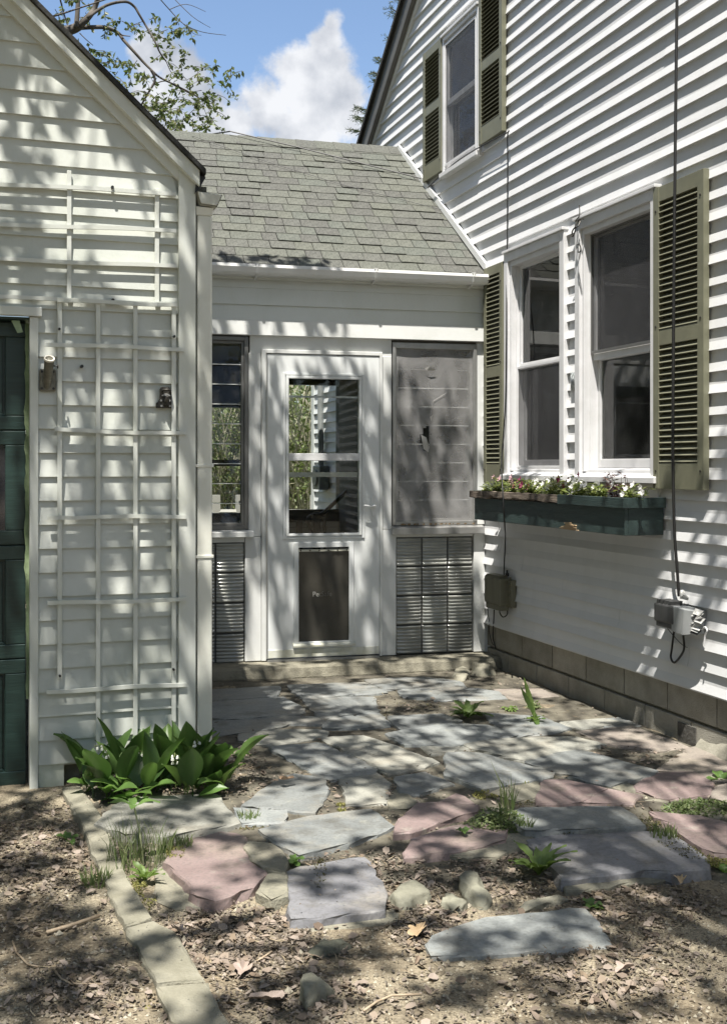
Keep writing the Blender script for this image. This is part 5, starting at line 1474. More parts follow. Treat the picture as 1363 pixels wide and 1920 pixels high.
# ------------------------------------------------------------------ rocks, twigs, dead leaves
def rock(pts, h, seed, lab, m, z=-0.036, tilt=(0, 0)):
    h *= 0.62; rnd = random.Random(seed); P2 = [ground(x, y, z + h * .35).xy for x, y in pts]
    cx = sum(p.x for p in P2) / len(P2); cy = sum(p.y for p in P2) / len(P2)
    bm = bmesh.new(); bmesh.ops.create_icosphere(bm, subdivisions=4, radius=1.0)
    poly = [(p.x - cx, p.y - cy) for p in P2]
    planes = [(Vector((rnd.uniform(-1, 1), rnd.uniform(-1, 1), rnd.uniform(.1, 1))).normalized(), rnd.uniform(.55, .85)) for _ in range(7)]
    for v in bm.verts:
        a = atan2(v.co.y, v.co.x); d = Vector((cos(a), sin(a))); R = 0.01
        for (ax, ay), (bx_, by) in zip(poly, poly[1:] + poly[:1]):
            den = d.x * (by - ay) - d.y * (bx_ - ax)
            if abs(den) < 1e-9: continue
            t = (ax * (by - ay) - ay * (bx_ - ax)) / den; u = (ax * d.y - ay * d.x) / den
            if t > 0 and -1e-6 <= u <= 1 + 1e-6: R = max(R, t)
        q = hypot(v.co.x, v.co.y); zz = v.co.z
        f = min(1.0, q * 1.25)
        co = Vector((d.x * R * f, d.y * R * f, (max(-.5, min(0.75, zz * 1.15))) * h))
        co += co.normalized() * (0.010 * noise.noise(co * 22 + Vector((seed, 0, 0))) + .005 * noise.noise(co * 60) + .002 * noise.noise(co * 160))
        for pn, pd in planes:
            ex = co.dot(pn) - pd * (hypot(pn.x, pn.y) * R + abs(pn.z) * h * .75)
            if ex > 0: co -= pn * ex
        co.z += co.x * tilt[0] + co.y * tilt[1]
        v.co = co
    me = bpy.data.meshes.new('rock'); bm.to_mesh(me); bm.free(); me.materials.append(m); me.polygons.foreach_set('use_smooth', [True] * len(me.polygons))
    o = bpy.data.objects.new('rock', me); COL.objects.link(o); o.location = (cx, cy, z + h * .08)
    tag(o, lab, 'rock', group='loose stones at the patio edge')


M_ROCK = mat('pale_rock', (.24, .235, .18), .8, color2=(.15, .145, .11), vscale=14, detail=10, bump=.8, bscale=70, objrand=.1)
M_ROCKD = mat('lichen_rock', (.13, .133, .10), .85, color2=(.08, .08, .06), vscale=22, detail=10, bump=1, bscale=90, objrand=.1)
rock([(720, 1692), (728, 1668), (745, 1660), (790, 1667), (808, 1684), (770, 1698), (740, 1702)], .085, 1, 'pale angular rock just right of the square violet slab', M_ROCK)
rock([(822, 1700), (838, 1676), (850, 1670), (878, 1693), (868, 1708), (840, 1712)], .06, 2, 'low brownish rock between the two larger pale rocks', M_ROCK)
rock([(858, 1655), (868, 1645), (892, 1645), (930, 1690), (920, 1702), (892, 1702), (870, 1680)], .09, 3, 'pale oblong rock, the largest right of the square violet slab', M_ROCK, tilt=(.1, .1))
rock([(574, 1788), (600, 1770), (655, 1756), (662, 1770), (640, 1785), (585, 1804)], .05, 4, 'long dark lichen covered stone below the square violet slab', M_ROCKD)
rock([(560, 1868), (566, 1845), (580, 1834), (625, 1842), (631, 1855), (600, 1868), (574, 1888)], .09, 5, 'pale wedge shaped rock nearest the bottom of the picture', M_ROCK)
rock([(955, 1702), (1000, 1690), (1068, 1676), (1074, 1683), (1020, 1700), (962, 1714)], .045, 6, 'long sandy bar of broken mortar above the lowest grey slab', M_KERB)
rock([(880, 1245), (905, 1235), (925, 1238), (932, 1262), (905, 1272), (878, 1262)], .10, 7, 'broken lump of pale concrete at the right end of the step', M_KERB, z=0.0)
rock([(845, 1262), (868, 1252), (882, 1262), (872, 1276), (848, 1276)], .06, 8, 'smaller crumbled concrete lump left of the broken step end', M_KERB, z=0.0)

def gpt(px, py, z=-0.03, lift=0.006): p = ground(px, py, z); return Vector((p.x, p.y, z + lift))
M_TWIG = mat('pale_twig', (.42, .34, .24), .8, color2=(.28, .21, .14), vscale=40)
for lab, pts, r in (('pale straight stick lying across the driveway litter at the left', [(88, 1756), (130, 1744), (187, 1724)], .006), ('thin curved twig at the far left edge of the driveway', [(24, 1770), (32, 1792), (53, 1814), (72, 1819)], .0028),
                    ('long curved twig on the driveway left of the kerb', [(100, 1822), (116, 1842), (135, 1851), (194, 1852)], .003), ('pale curved twig on the sand at the bottom middle', [(682, 1902), (706, 1885), (734, 1873), (789, 1871)], .0032),
                    ('bent pale straw beside the square violet slab', [(769, 1646), (795, 1645), (816, 1645), (815, 1662)], .0022), ('forked pale twig under the square violet slab', [(483, 1808), (495, 1800), (510, 1790)], .003),
                    ('short twig lying on the big pink slab', [(452, 1570), (430, 1566), (410, 1568)], .0022)):
    m = MB(); m.tube([gpt(x, y) + Vector((0, 0, r)) for x, y in pts], r, 6); o = m.build('twig', M_TWIG, smooth=True, origin=tuple(gpt(*pts[0]))); tag(o, lab, 'twig')


def dead_leaf(px, py, size, ang, lab, col, lobes=5, z=-0.03, seed=0):
    rnd = random.Random(seed); p = gpt(px, py, z, .012); vs = [Vector((0, 0, .004))]; n = lobes * 8
    for i in range(n + 1):
        a = -pi + 2 * pi * i / n; rad = size * (.55 + .45 * abs(cos(a * lobes / 2)) ** 1.5) * (1.25 if abs(a) < .5 else .9)
        q = Vector((cos(a) * rad, sin(a) * rad * .72, 0)); q.z = .018 * abs(q.y) / size * 1.5 + .008 * noise.noise(q * 40 + Vector((seed, 0, 0))) + .004; vs.append(q)
    m = MB(); R = Matrix.Rotation(ang, 3, 'Z') @ Matrix.Rotation(rnd.uniform(-.2, .2), 3, 'X')
    m.add([R @ v + p for v in vs], [(0, i, i + 1) for i in range(1, n + 1)])
    m.tube([R @ Vector((-size * .9, 0, .006)) + p, R @ Vector((-size * 1.5, size * .1, .01)) + p], .0012, 4)
    o = m.build('dead_leaf', mat('dead_leaf_' + col, {'tan': (.52, .39, .24), 'grey': (.36, .29, .25), 'brown': (.28, .19, .12)}[col], .75, color2={'tan': (.42, .30, .17), 'grey': (.28, .22, .18), 'brown': (.2, .13, .08)}[col], vscale=30), origin=tuple(p)); tag(o, lab, 'leaf')
dead_leaf(783, 1757, .050, 0.9, 'large tan oak leaf left of the lowest grey slab', 'tan', 5, seed=1)
dead_leaf(508, 1885, .050, 2.6, 'large brownish dead leaf near the bottom left of the sand', 'grey', 3, seed=2)
dead_leaf(1168, 1828, .034, 0.3, 'crumpled grey dead leaf on the sand at the lower right', 'grey', 4, seed=3)
dead_leaf(535, 1469, .035, 0.2, 'curled brown dead leaf on the grey slab right of the lilies', 'brown', 3, z=.03, seed=4)
dead_leaf(455, 1830, .042, 1.2, 'broad pale dead leaf in the litter right of the kerb', 'grey', 4, seed=5)
dead_leaf(335, 1755, .030, 2.0, 'pale dead leaf lying on the kerb edge', 'grey', 5, z=-.02, seed=6)
dead_leaf(1275, 1660, .034, 1.0, 'pale dead leaf below the large violet slab at the right', 'tan', 4, seed=7)

# ------------------------------------------------------------------ plants on the ground
M_LILY = leafmat('lily_leaf', [(0.05, 0.10, 0.028), (0.085, 0.15, 0.042), (0.065, 0.125, 0.032), (0.11, 0.175, 0.05)], 0.42, 0.35)
M_LILYB = leafmat('young_lily_leaf', [(0.11, 0.20, 0.05), (0.15, 0.25, 0.07)], 0.42, 0.4)
M_WEED = leafmat('weed_leaf', [(0.075, 0.13, 0.03), (0.12, 0.18, 0.045), (0.15, 0.22, 0.06)], 0.5, 0.35)
M_BELL = leafmat('white_bell', [(0.78, 0.79, 0.72), (0.82, 0.82, 0.76)], 0.5, 0.3)


def leaf_mesh(name, m, ln, w, bend, fold, petiole=0.25, nl=9, nw=2, wave=0.0, lobes=0, seed=0):
    """a leaf rising along +z, bending towards +y, with a crease down the middle"""
    vs = []; fs = []; y = 0.0; z = 0.0; a = 0.0; ds = ln / nl; cols = 2 * nw + 1
    for i in range(nl + 1):
        t = i / nl
        if i: a = bend * t; y += sin(a) * ds; z += cos(a) * ds
        tt = max(0.0, (t - petiole) / (1 - petiole))
        half = w * 0.5 * (sin(pi * tt ** 0.8) ** 0.85 if 0 < tt < 1 else 0.0)
        if lobes and 0 < tt < .95: half *= 0.55 + 0.45 * abs(sin(tt * pi * lobes))
        half = max(half, 0.0028 if t <= petiole else 0.0008)
        for k in range(cols):
            u = (k - nw) / nw; x = u * half
            lift = fold * abs(x) + wave * sin(t * 9 + u * 2 + seed) * abs(u)
            vs.append((x, y - cos(a) * lift, z + sin(a) * lift))
    for i in range(nl):
        for k in range(cols - 1): q = i * cols + k; fs.append((q, q + 1, q + cols + 1, q + cols))
    mb = MB(); mb.add(vs, fs); return mesh_of(mb, name, m, smooth=True)


LILY = [leaf_mesh('leaf', M_LILY, l, w, b, f, .3, 10, 2, .004, seed=k) for k, (l, w, b, f) in enumerate([(.28, .098, .45, .4), (.26, .102, .7, .3), (.33, .09, .3, .5), (.24, .094, 1.05, .3), (.29, .086, .6, .65)])]
LILYB = [leaf_mesh('leaf', M_LILYB, l, w, b, f, .3, 10, 2, .005, seed=k + 9) for k, (l, w, b, f) in enumerate([(.20, .06, 1.1, .3), (.23, .066, 1.35, .25), (.18, .055, .8, .4)])]


def lily_clump(lab, spots0, base_px, n_dark, n_young, stalks, seed):
    rnd = random.Random(seed); spots = [(x, y + 46) for x, y in spots0]; stalks = [(x, y + 40, h) for x, y, h in stalks]; c = gpt(base_px[0], base_px[1] + 46, z=-.02, lift=0)
    t = thing('lily_of_the_valley', lab, 'plant', WORLD, (c.x, c.y, c.z - .005), group='lilies of the valley by the garage wall')
    for i in range(n_dark + n_young):
        px, py = spots[i % len(spots)]; px += rnd.uniform(-16, 16); py += rnd.uniform(-9, 9); p = gpt(px, py, -.02, 0)
        yng = i >= n_dark
        if yng: p = p + Vector((rnd.uniform(-.04, .04), -rnd.uniform(.02, .07), 0))
        me = rnd.choice(LILYB if yng else LILY)
        az = rnd.uniform(0, 2 * pi) if not yng else rnd.uniform(2.2, 4.1)
        lean = rnd.uniform(.0, .38) if not yng else rnd.uniform(.3, .8)
        s = rnd.uniform(.72, 1.12)
        q = Matrix.Rotation(az, 4, 'Z') @ Matrix.Rotation(-lean, 4, 'X') @ Matrix.Rotation(rnd.uniform(-.9, .9), 4, 'Z')
        place('leaf', me, t, (p.x, p.y, p.z - .01), q.to_euler(), (s * rnd.uniform(.9, 1.1), s, s))
    for (px, py, h) in stalks:
        p = gpt(px, py, -.02, 0); st = MB(); az = rnd.uniform(0, 2 * pi); d = Vector((cos(az), sin(az), 0))
        pts = smooth_path([p, p + Vector((0, 0, h * .6)) + d * .015, p + Vector((0, 0, h)) + d * .05, p + Vector((0, 0, h * .97)) + d * .085], 4)
        st.tube(pts, .0018, 5); bl = MB()
        for k in range(7):
            u = .5 + .5 * k / 7; c0 = pts[min(len(pts) - 1, int(u * (len(pts) - 1)))]; s = Vector((-d.y, d.x, 0)) * (.010 if k % 2 else -.010); b0 = c0 + s + Vector((0, 0, -.008))
            st.tube([c0, b0], .0008, 4); vs = []; r = .0062 - .0003 * k
            for (zz, rr) in ((0, .25), (-.003, .8), (-.008, 1.0), (-.011, 1.15)):
                for q in range(7): vs.append(b0 + Vector((cos(2 * pi * q / 7) * r * rr, sin(2 * pi * q / 7) * r * rr, zz)))
            fs = [(a * 7 + q, a * 7 + (q + 1) % 7, a * 7 + 7 + (q + 1) % 7, a * 7 + 7 + q) for a in range(3) for q in range(7)] + [tuple(range(7))]
            bl.add(vs, fs)
        o = st.build('flower_stalk', M_STEM, t); tag(bl.build('bell_flower', M_BELL, o), kind='stuff')


lily_clump('lily of the valley clump under the lower trellis, nearer the garage door', [(165, 1440), (185, 1450), (205, 1445), (225, 1450), (240, 1440), (255, 1448), (195, 1432), (262, 1436)], (210, 1450), 24, 13, [(215, 1452, .21), (232, 1448, .17)], 11)
lily_clump('lily of the valley clump at the foot of the downspout, the taller and denser one', [(285, 1448), (310, 1440), (335, 1445), (358, 1436), (380, 1440), (400, 1446), (325, 1430), (350, 1452), (372, 1428), (410, 1436)], (345, 1445), 46, 5, [(330, 1452, .19), (365, 1448, .24), (352, 1446, .22), (405, 1448, .2)], 12)


def rosette(lab, px, py, n, ln, w, bend, seed, z=.012, name='weed', lobes=4, upright=.5, group=None, mats=None, flower=False):
    rnd = random.Random(seed); p = gpt(px, py, z, 0); t = thing(name, lab, 'weed', WORLD, (p.x, p.y, p.z - .004), group=group)
    ms = [leaf_mesh('leaf', mats or M_WEED, ln * k, w, bend * rnd.uniform(.7, 1.3), .35, .12, 12, 1, .004, lobes, seed=i) for i, k in enumerate((1.0, .8, .6))]
    for i in range(n):
        q = Matrix.Rotation(2 * pi * i / n + rnd.uniform(-.3, .3), 4, 'Z') @ Matrix.Rotation(-rnd.uniform(upright, upright + .5), 4, 'X')
        s = rnd.uniform(.75, 1.15); place('leaf', rnd.choice(ms), t, (p.x, p.y, p.z), q.to_euler(), (s, s, s))
    return t, p


rosette('bushy dandelion rosette in the patio joint, the one farthest left near the porch', 877, 1345, 17, .16, .04, .9, 21, upright=.5)
t, p = rosette('dandelion with two tall upright leaves beside the house foundation', 1003, 1352, 7, .10, .035, .9, 22, upright=.6)
me = leaf_mesh('leaf', M_WEED, .24, .035, .35, .3, .05, 14, 1, .003, 6)
place('leaf', me, t, (p.x, p.y, p.z), (.15, .25, 2.6)); place('leaf', me, t, (p.x + .02, p.y, p.z), (.1, .5, 2.9), (.9, .9, .9))
rosette('low feathery weed left of the tall leaved dandelion', 955, 1330, 12, .08, .025, .8, 23, lobes=5, upright=.8)
rosette('large dandelion in the gap left of the big violet slab', 1010, 1640, 15, .15, .036, .8, 24, z=-.01, lobes=6, upright=.4)
rosette('small bright seedling between the pink and the grey slabs', 550, 1618, 7, .065, .026, .9, 25, z=-.005, lobes=0, upright=.6, mats=M_LILYB)
rosette('single pale maple seedling under the large violet slab', 1108, 1700, 5, .05, .04, 1.2, 26, z=-.03, lobes=2, upright=.7, mats=M_LILYB)
rosette('little two leaved seedling at the right edge beside the foundation', 1350, 1465, 4, .09, .04, 1.1, 27, z=.0, lobes=0, upright=.5, mats=M_LILYB)
rosette('bright leaf seedling at the right edge below the violet slab', 1358, 1640, 4, .07, .035, 1.0, 28, z=-.03, lobes=0, upright=.5, mats=M_LILYB)
rosette('small yellowish seedling between the two pink slabs', 868, 1560, 4, .045, .022, 1.0, 29, z=.02, lobes=0, upright=.7, mats=M_LILYB)
rosette('pair of pale seedling leaves in the driveway litter at the far left', 128, 1578, 4, .075, .035, .9, 30, z=-.04, lobes=0, upright=.5, mats=M_LILYB)
rosette('small fern like weed beside the kerb at the foot of the grassy tuft', 272, 1650, 12, .075, .022, .7, 31, z=-.02, lobes=5, upright=.5)
rosette('tiny leafy weed on the garden bed in front of the lilies', 437, 1415, 4, .13, .045, 1.2, 32, z=.01, lobes=0, upright=.8, mats=M_LILYB)
# seedling on a tall stem
p = gpt(270, 1622, -.03, 0); top = gpt(232, 1530, -.03, 0); q = p + Vector((-.03, .02, .20))
t = thing('weed', 'tall pale seedling with a whorl of four leaves in front of the lilies', 'weed', WORLD, tuple(p))
m = MB(); m.tube(smooth_path([p, p + Vector((-.012, .0, .1)), q]), .003, 6); m.build('stem', mat('pale_stem', (.35, .38, .22), .6), t)
me = leaf_mesh('leaf', M_LILYB, .095, .042, .9, .2, .08, 9, 1, .003)
for k, a in enumerate((1.3, 4.4, 2.9, 0.1)): place('leaf', me, t, tuple(q), (Matrix.Rotation(a, 4, 'Z') @ Matrix.Rotation(-.9, 4, 'X')).to_euler(), (.75 if k > 1 else 1,) * 3)


def tuft(lab, px, py, n, h, rad, seed, z=-.02, m=None, name='grass_tuft', wid=.0028, leafy=0, rx=1.0):
    rnd = random.Random(seed); c = gpt(px, py, z, 0); mb = MB()
    for i in range(n):
        a = rnd.uniform(0, 2 * pi); r = rad * sqrt(rnd.random()); b = c + Vector((cos(a) * r * rx, sin(a) * r, -.004)); d = Vector((rnd.uniform(-1, 1), rnd.uniform(-1, 1), 0)) * .5
        if leafy:
            kk = (1 - (r / rad) ** 2) * .9 + .1
            for q in range(leafy):
                p = b + Vector((rnd.uniform(-.012, .012), rnd.uniform(-.012, .012), h * kk * rnd.random())); dv = Vector((rnd.uniform(-1, 1), rnd.uniform(-1, 1), rnd.uniform(-.1, .7))).normalized(); small_leaf(mb, p, dv, rnd.uniform(.009, .022), rnd.uniform(.006, .013), rnd)
            continue
        hh = h * rnd.uniform(.5, 1.1); s = Vector((rnd.uniform(-1, 1), rnd.uniform(-1, 1), 0)).normalized() * wid
        m1 = b + Vector((0, 0, hh * .55)) + d * hh * .25; m2 = b + Vector((0, 0, hh * .9)) + d * hh * .75
        mb.add([b - s, b + s, m1 + s * .8, m1 - s * .8, m2], [(0, 1, 2, 3), (3, 2, 4)])
    o = mb.build(name, m or leafmat('tuft_blade', [(.10, .15, .05), (.15, .20, .075), (.21, .24, .11)], .55, .35), origin=tuple(c)); tag(o, lab, 'grass'); return o


tuft('tall wispy grass tuft beside the seedling stem at the kerb', 258, 1618, 150, .18, .11, 41, wid=.0014)
tuft('dark short tuft right under the kerb edge at the left', 178, 1668, 110, .09, .05, 42, z=-.045)
tuft('bushy clover and grass tuft in the joint left of the upper grey slab', 935, 1548, 330, .07, .10, 43, z=.0, leafy=4, rx=1.25)
tuft('low clover mat between the stones at the right edge', 1310, 1518, 300, .04, .10, 44, z=.0, leafy=4, rx=1.6)
tuft('short bright grass blades by the small slab right of the large pale one', 465, 1540, 70, .06, .04, 45, z=-.005)
tuft('wispy stalk weed rising from the clover tuft', 950, 1530, 26, .22, .03, 46, z=.0)
tuft('thin grass in the mossy joint above the large violet slab', 1240, 1570, 70, .06, .05, 47, z=.0)
tuft('small dark green weed in the joint near the porch', 1000, 1300 + 28, 40, .05, .04, 48, z=.0, leafy=4)
tuft('yellowish grass at the corner of the big pink slab', 330, 1590, 90, .06, .06, 49, z=-.01)
tuft('thin grass under the middle of the large violet slab', 985, 1560, 50, .07, .03, 50, z=.0)

# moss in the joints and along the kerb
def moss(name, lab, blobs, seed, m, n=900, size=.006):
    rnd = random.Random(seed); mb = MB()
    for (px, py, rx, ry, z) in blobs:
        for i in range(int(n)):
            a = rnd.uniform(0, 2 * pi); r = sqrt(rnd.random()); x = px + cos(a) * r * rx; y = py + sin(a) * r * ry
            p = gpt(x, y, z, 0)
            if noise.noise(Vector((p.x * 22, p.y * 22, seed))) < -.12: continue
            if any(inside((p.x, p.y), q) for q in KERB_POLY) and rnd.random() < .9: continue
            p.z += rnd.uniform(-.004, .008); s = size * rnd.uniform(.6, 1.4); d1 = Vector((rnd.uniform(-1, 1), rnd.uniform(-1, 1), rnd.uniform(-.2, .9))).normalized() * s; d2 = d1.cross(Vector((rnd.uniform(-1, 1), rnd.uniform(-1, 1), 1))).normalized() * s * .6
            mb.add([p - d2, p + d1 * .5 - d2 * .2, p + d1, p + d2], [(0, 1, 2, 3)])
    o = mb.build(name, m); tag(o, lab, kind='stuff')
M_MOSS = leafmat('moss', [(.12, .13, .03), (.2, .2, .055), (.27, .25, .08), (.1, .09, .03)], .8, .2)
M_MOSSD = leafmat('dark_moss', [(.05, .055, .02), (.09, .09, .03), (.13, .11, .045)], .85, .15)
moss('moss', 'yellow green moss along the kerb and in the stone joints', [(225, 1720, 26, 50, -.045), (238, 1790, 16, 40, -.045), (262, 1690, 30, 22, -.02), (280, 1870, 10, 40, -.045), (212, 1650, 18, 30, -.04), (215, 1560, 25, 12, -.02), (910, 1492, 24, 10, .004), (330, 1600, 18, 14, -.005), (960, 1468, 30, 6, .006), (640, 1515, 10, 8, .0), (1345, 1615, 25, 12, -.0), (250, 1662, 26, 12, -.02)], 61, M_MOSS, 700)
moss('dark_moss', 'dark mossy earth in the joints round the large violet slab', [(1040, 1562, 60, 5, .0), (1120, 1553, 90, 5, .0), (1220, 1540, 22, 24, .0), (1260, 1580, 26, 20, .0), (1300, 1600, 30, 14, .0), (1000, 1508, 70, 6, .002), (715, 1350, 20, 16, .0), (780, 1325, 45, 7, .0), (1110, 1500, 80, 5, .002), (600, 1640, 12, 30, -.01), (470, 1552, 60, 5, -.005), (700, 1465, 40, 8, .0), (600, 1300, 18, 6, .0)], 62, M_MOSSD, 420, .007)


def build_litter():
    rnd = random.Random(77)
    polys = STONE_POLY + KERB_POLY; bbs = [(min(p[0] for p in q), max(p[0] for p in q), min(p[1] for p in q), max(p[1] for p in q)) for q in polys]
    def on_stone(x, y):
        for q, b in zip(polys, bbs):
            if b[0] <= x <= b[1] and b[2] <= y <= b[3] and inside((x, y), q): return True
        return False
    def spot_weight(px, py):
        w = .05 + .16 * max(0.0, noise.noise(Vector((px * .012, py * .02, 5))))
        for (cx, cy, rx, ry, k) in ((90, 1590, 150, 110, .95), (60, 1700, 110, 60, .3), (430, 1760, 200, 75, .95), (690, 1660, 180, 60, .9), (800, 1730, 90, 50, .8), (950, 1640, 130, 50, .8), (1200, 1690, 180, 50, .75), (430, 1460, 90, 50, 1.0), (560, 1490, 120, 40, .6),
                                    (720, 1480, 120, 50, .65), (760, 1330, 110, 40, .6), (1190, 1430, 120, 30, .4), (950, 1270, 110, 25, .95), (300, 1480, 180, 30, .9), (150, 1850, 130, 70, .35), (560, 1860, 150, 60, .35), (1150, 1800, 220, 90, .32), (430, 1310, 60, 40, .4), (1280, 1440, 50, 20, .3)):
            d = ((px - cx) / rx) ** 2 + ((py - cy) / ry) ** 2
            if d < 1: w = max(w, k * min(1.0, 1.6 * (1 - d)))
        return w
    frag = MB(); leaf = MB()
    def piece(mb, p, s, rnd):
        a = rnd.uniform(0, 2 * pi); el = rnd.uniform(.35, .8); R = Matrix.Rotation(a, 3, 'Z') @ Matrix.Rotation(rnd.gauss(0, .35), 3, 'X') @ Matrix.Rotation(rnd.gauss(0, .35), 3, 'Y')
        c = rnd.uniform(.1, .55); j = lambda: rnd.uniform(.8, 1.2)
        vs = [(-1, 0, 0), (-.35 * j(), -el * j(), c * .5), (.45 * j(), -el * .8 * j(), c * .6), (1 * j(), 0.1, c * .3), (.4 * j(), el * j(), c * .7), (-.4 * j(), el * .9 * j(), c * .4), (0.05, 0, -.02)]
        mb.add([R @ (Vector(v) * s) + p for v in vs], [(6, i, (i + 1) % 6) for i in range(6)])
    n = 0
    while n < 20000:
        px, py = rnd.uniform(-60, 1420), rnd.uniform(1235, 2000)
        if rnd.random() > (py - 1100) / 900: continue
        if rnd.random() > spot_weight(px, py): continue
        p = ground(px, py, -.02)
        if p.x > 3.18 or (p.x > .86 and p.y > 6.9) or (p.x < .86 and p.y > 5.0) : continue
        st = on_stone(p.x, p.y)
        if st and rnd.random() > .035: continue
        z = .024 if st else max(gheight(p.x, p.y), (0.004 - 0.018 * sstep(.9, .3, patio_side(p.x, p.y)) - .07 * sstep(.16, -.05, patio_side(p.x, p.y))) if p.x > .36 else -9)
        big = rnd.random() < .06
        s = rnd.uniform(.010, .019) if big else rnd.uniform(.0025, .009)
        if st: s *= .45
        piece(leaf if big else frag, Vector((p.x, p.y, z + .004 + s * .25)), s, rnd); n += 1
    nd = MB(); n = 0
    while n < 3200:
        px, py = rnd.uniform(-60, 1420), rnd.uniform(1300, 2000)
        if rnd.random() > spot_weight(px, py) + .06: continue
        p = ground(px, py, -.02)
        if p.x > 3.18 or (p.x > .86 and p.y > 6.9) or (p.x < .86 and p.y > 5.0) or (on_stone(p.x, p.y) and rnd.random() > .05): continue
        z = max(gheight(p.x, p.y), (0.004 - 0.018 * sstep(.9, .3, patio_side(p.x, p.y)) - .07 * sstep(.16, -.05, patio_side(p.x, p.y))) if p.x > .36 else -9) + .006; a = rnd.uniform(0, 2 * pi); ln = rnd.uniform(.012, .05); d = Vector((cos(a), sin(a), rnd.uniform(-.15, .25))) * ln; q = Vector((-sin(a), cos(a), 0)) * rnd.uniform(.0007, .0016); up = Vector((0, 0, .0015)); c = Vector((p.x, p.y, z)); b_ = Vector((-sin(a), cos(a), 0)) * ln * rnd.uniform(-.15, .15)
        nd.add([c - q, c + q, c + d * .5 + b_ + q, c + d * .5 + b_ - q + up, c + d], [(0, 1, 2, 3), (3, 2, 4)]); n += 1
    tag(nd.build('twiglets', mat('twiglet', (.2, .16, .1), .9, island=[(.06, .045, .03), (.26, .2, .13), (.13, .1, .065), (.36, .3, .2)])), 'fine needles and broken twigs over the soil', kind='stuff')
    cols = [(.05, .041, .031), (.165, .132, .096), (.08, .066, .05), (.25, .208, .165), (.115, .094, .07), (.31, .262, .215), (.06, .05, .038), (.2, .165, .135)]
    tag(frag.build('leaf_litter', mat('litter', cols[0], .9, island=cols)), 'crumbled dead leaves over the soil and in the stone joints', kind='stuff')
    cols2 = [(.14, .1, .065), (.25, .2, .16), (.085, .062, .042), (.32, .265, .22), (.18, .135, .09), (.29, .24, .2), (.11, .08, .058)]
    tag(leaf.build('fallen_leaves', mat('fallen', cols2[0], .85, island=cols2)), 'curled dead leaves scattered over the driveway and patio edge', kind='stuff')
    # grit and small stones in the sand
    gr = MB(); n = 0
    while n < 5000:
        px, py = rnd.uniform(-60, 1420), rnd.uniform(1500, 2000)
        p = ground(px, py, -.04)
        if on_stone(p.x, p.y) or p.x > 3.1 or (p.x < .86 and p.y > 5.0): continue
        s = rnd.uniform(.002, .006) if rnd.random() < .95 else rnd.uniform(.006, .013); z = gheight(p.x, p.y) + s * .2; q = Vector((p.x, p.y, z)); j = lambda: rnd.uniform(.6, 1.3)
        gr.add([q + Vector((s * j(), 0, 0)), q + Vector((0, s * j(), 0)), q + Vector((-s * j(), 0, 0)), q + Vector((0, -s * j(), 0)), q + Vector((0, 0, s * j()))], [(0, 1, 4), (1, 2, 4), (2, 3, 4), (3, 0, 4)]); n += 1
    tag(gr.build('grit', mat('grit', (.3, .27, .22), .9, island=[(.13, .115, .09), (.3, .26, .19), (.44, .4, .31), (.22, .19, .14)])), 'sand grit and pebbles over the bare soil', kind='stuff')


build_litter()

# ------------------------------------------------------------------ trees and garden
M_BARK = mat('dark_bark', (.055, .048, .04), .9, color2=(.12, .105, .088), vscale=14, detail=8, stretch=(1, 1, .3), bump=1, bscale=30)
M_TREEL = leafmat('tree_leaf', [(.07, .10, .03), (.10, .135, .045), (.135, .16, .06), (.17, .17, .07)], .5, .4)
M_SHADEL = leafmat('shade_leaf', [(.06, .10, .025), (.09, .14, .035)], .5, .3)


def add_leaf(mb, p, d, ln, w, rnd):
    s = d.cross(Vector((rnd.uniform(-1, 1), rnd.uniform(-1, 1), rnd.uniform(-1, 1))))
    if s.length < .05: s = d.orthogonal()
    s.normalize(); nn = s.cross(d)
    mb.add([p, p + d * ln * .5 + s * w * .5 + nn * ln * .08, p + d * ln, p + d * ln * .5 - s * w * .5 + nn * ln * .08], [(0, 1, 2, 3)])


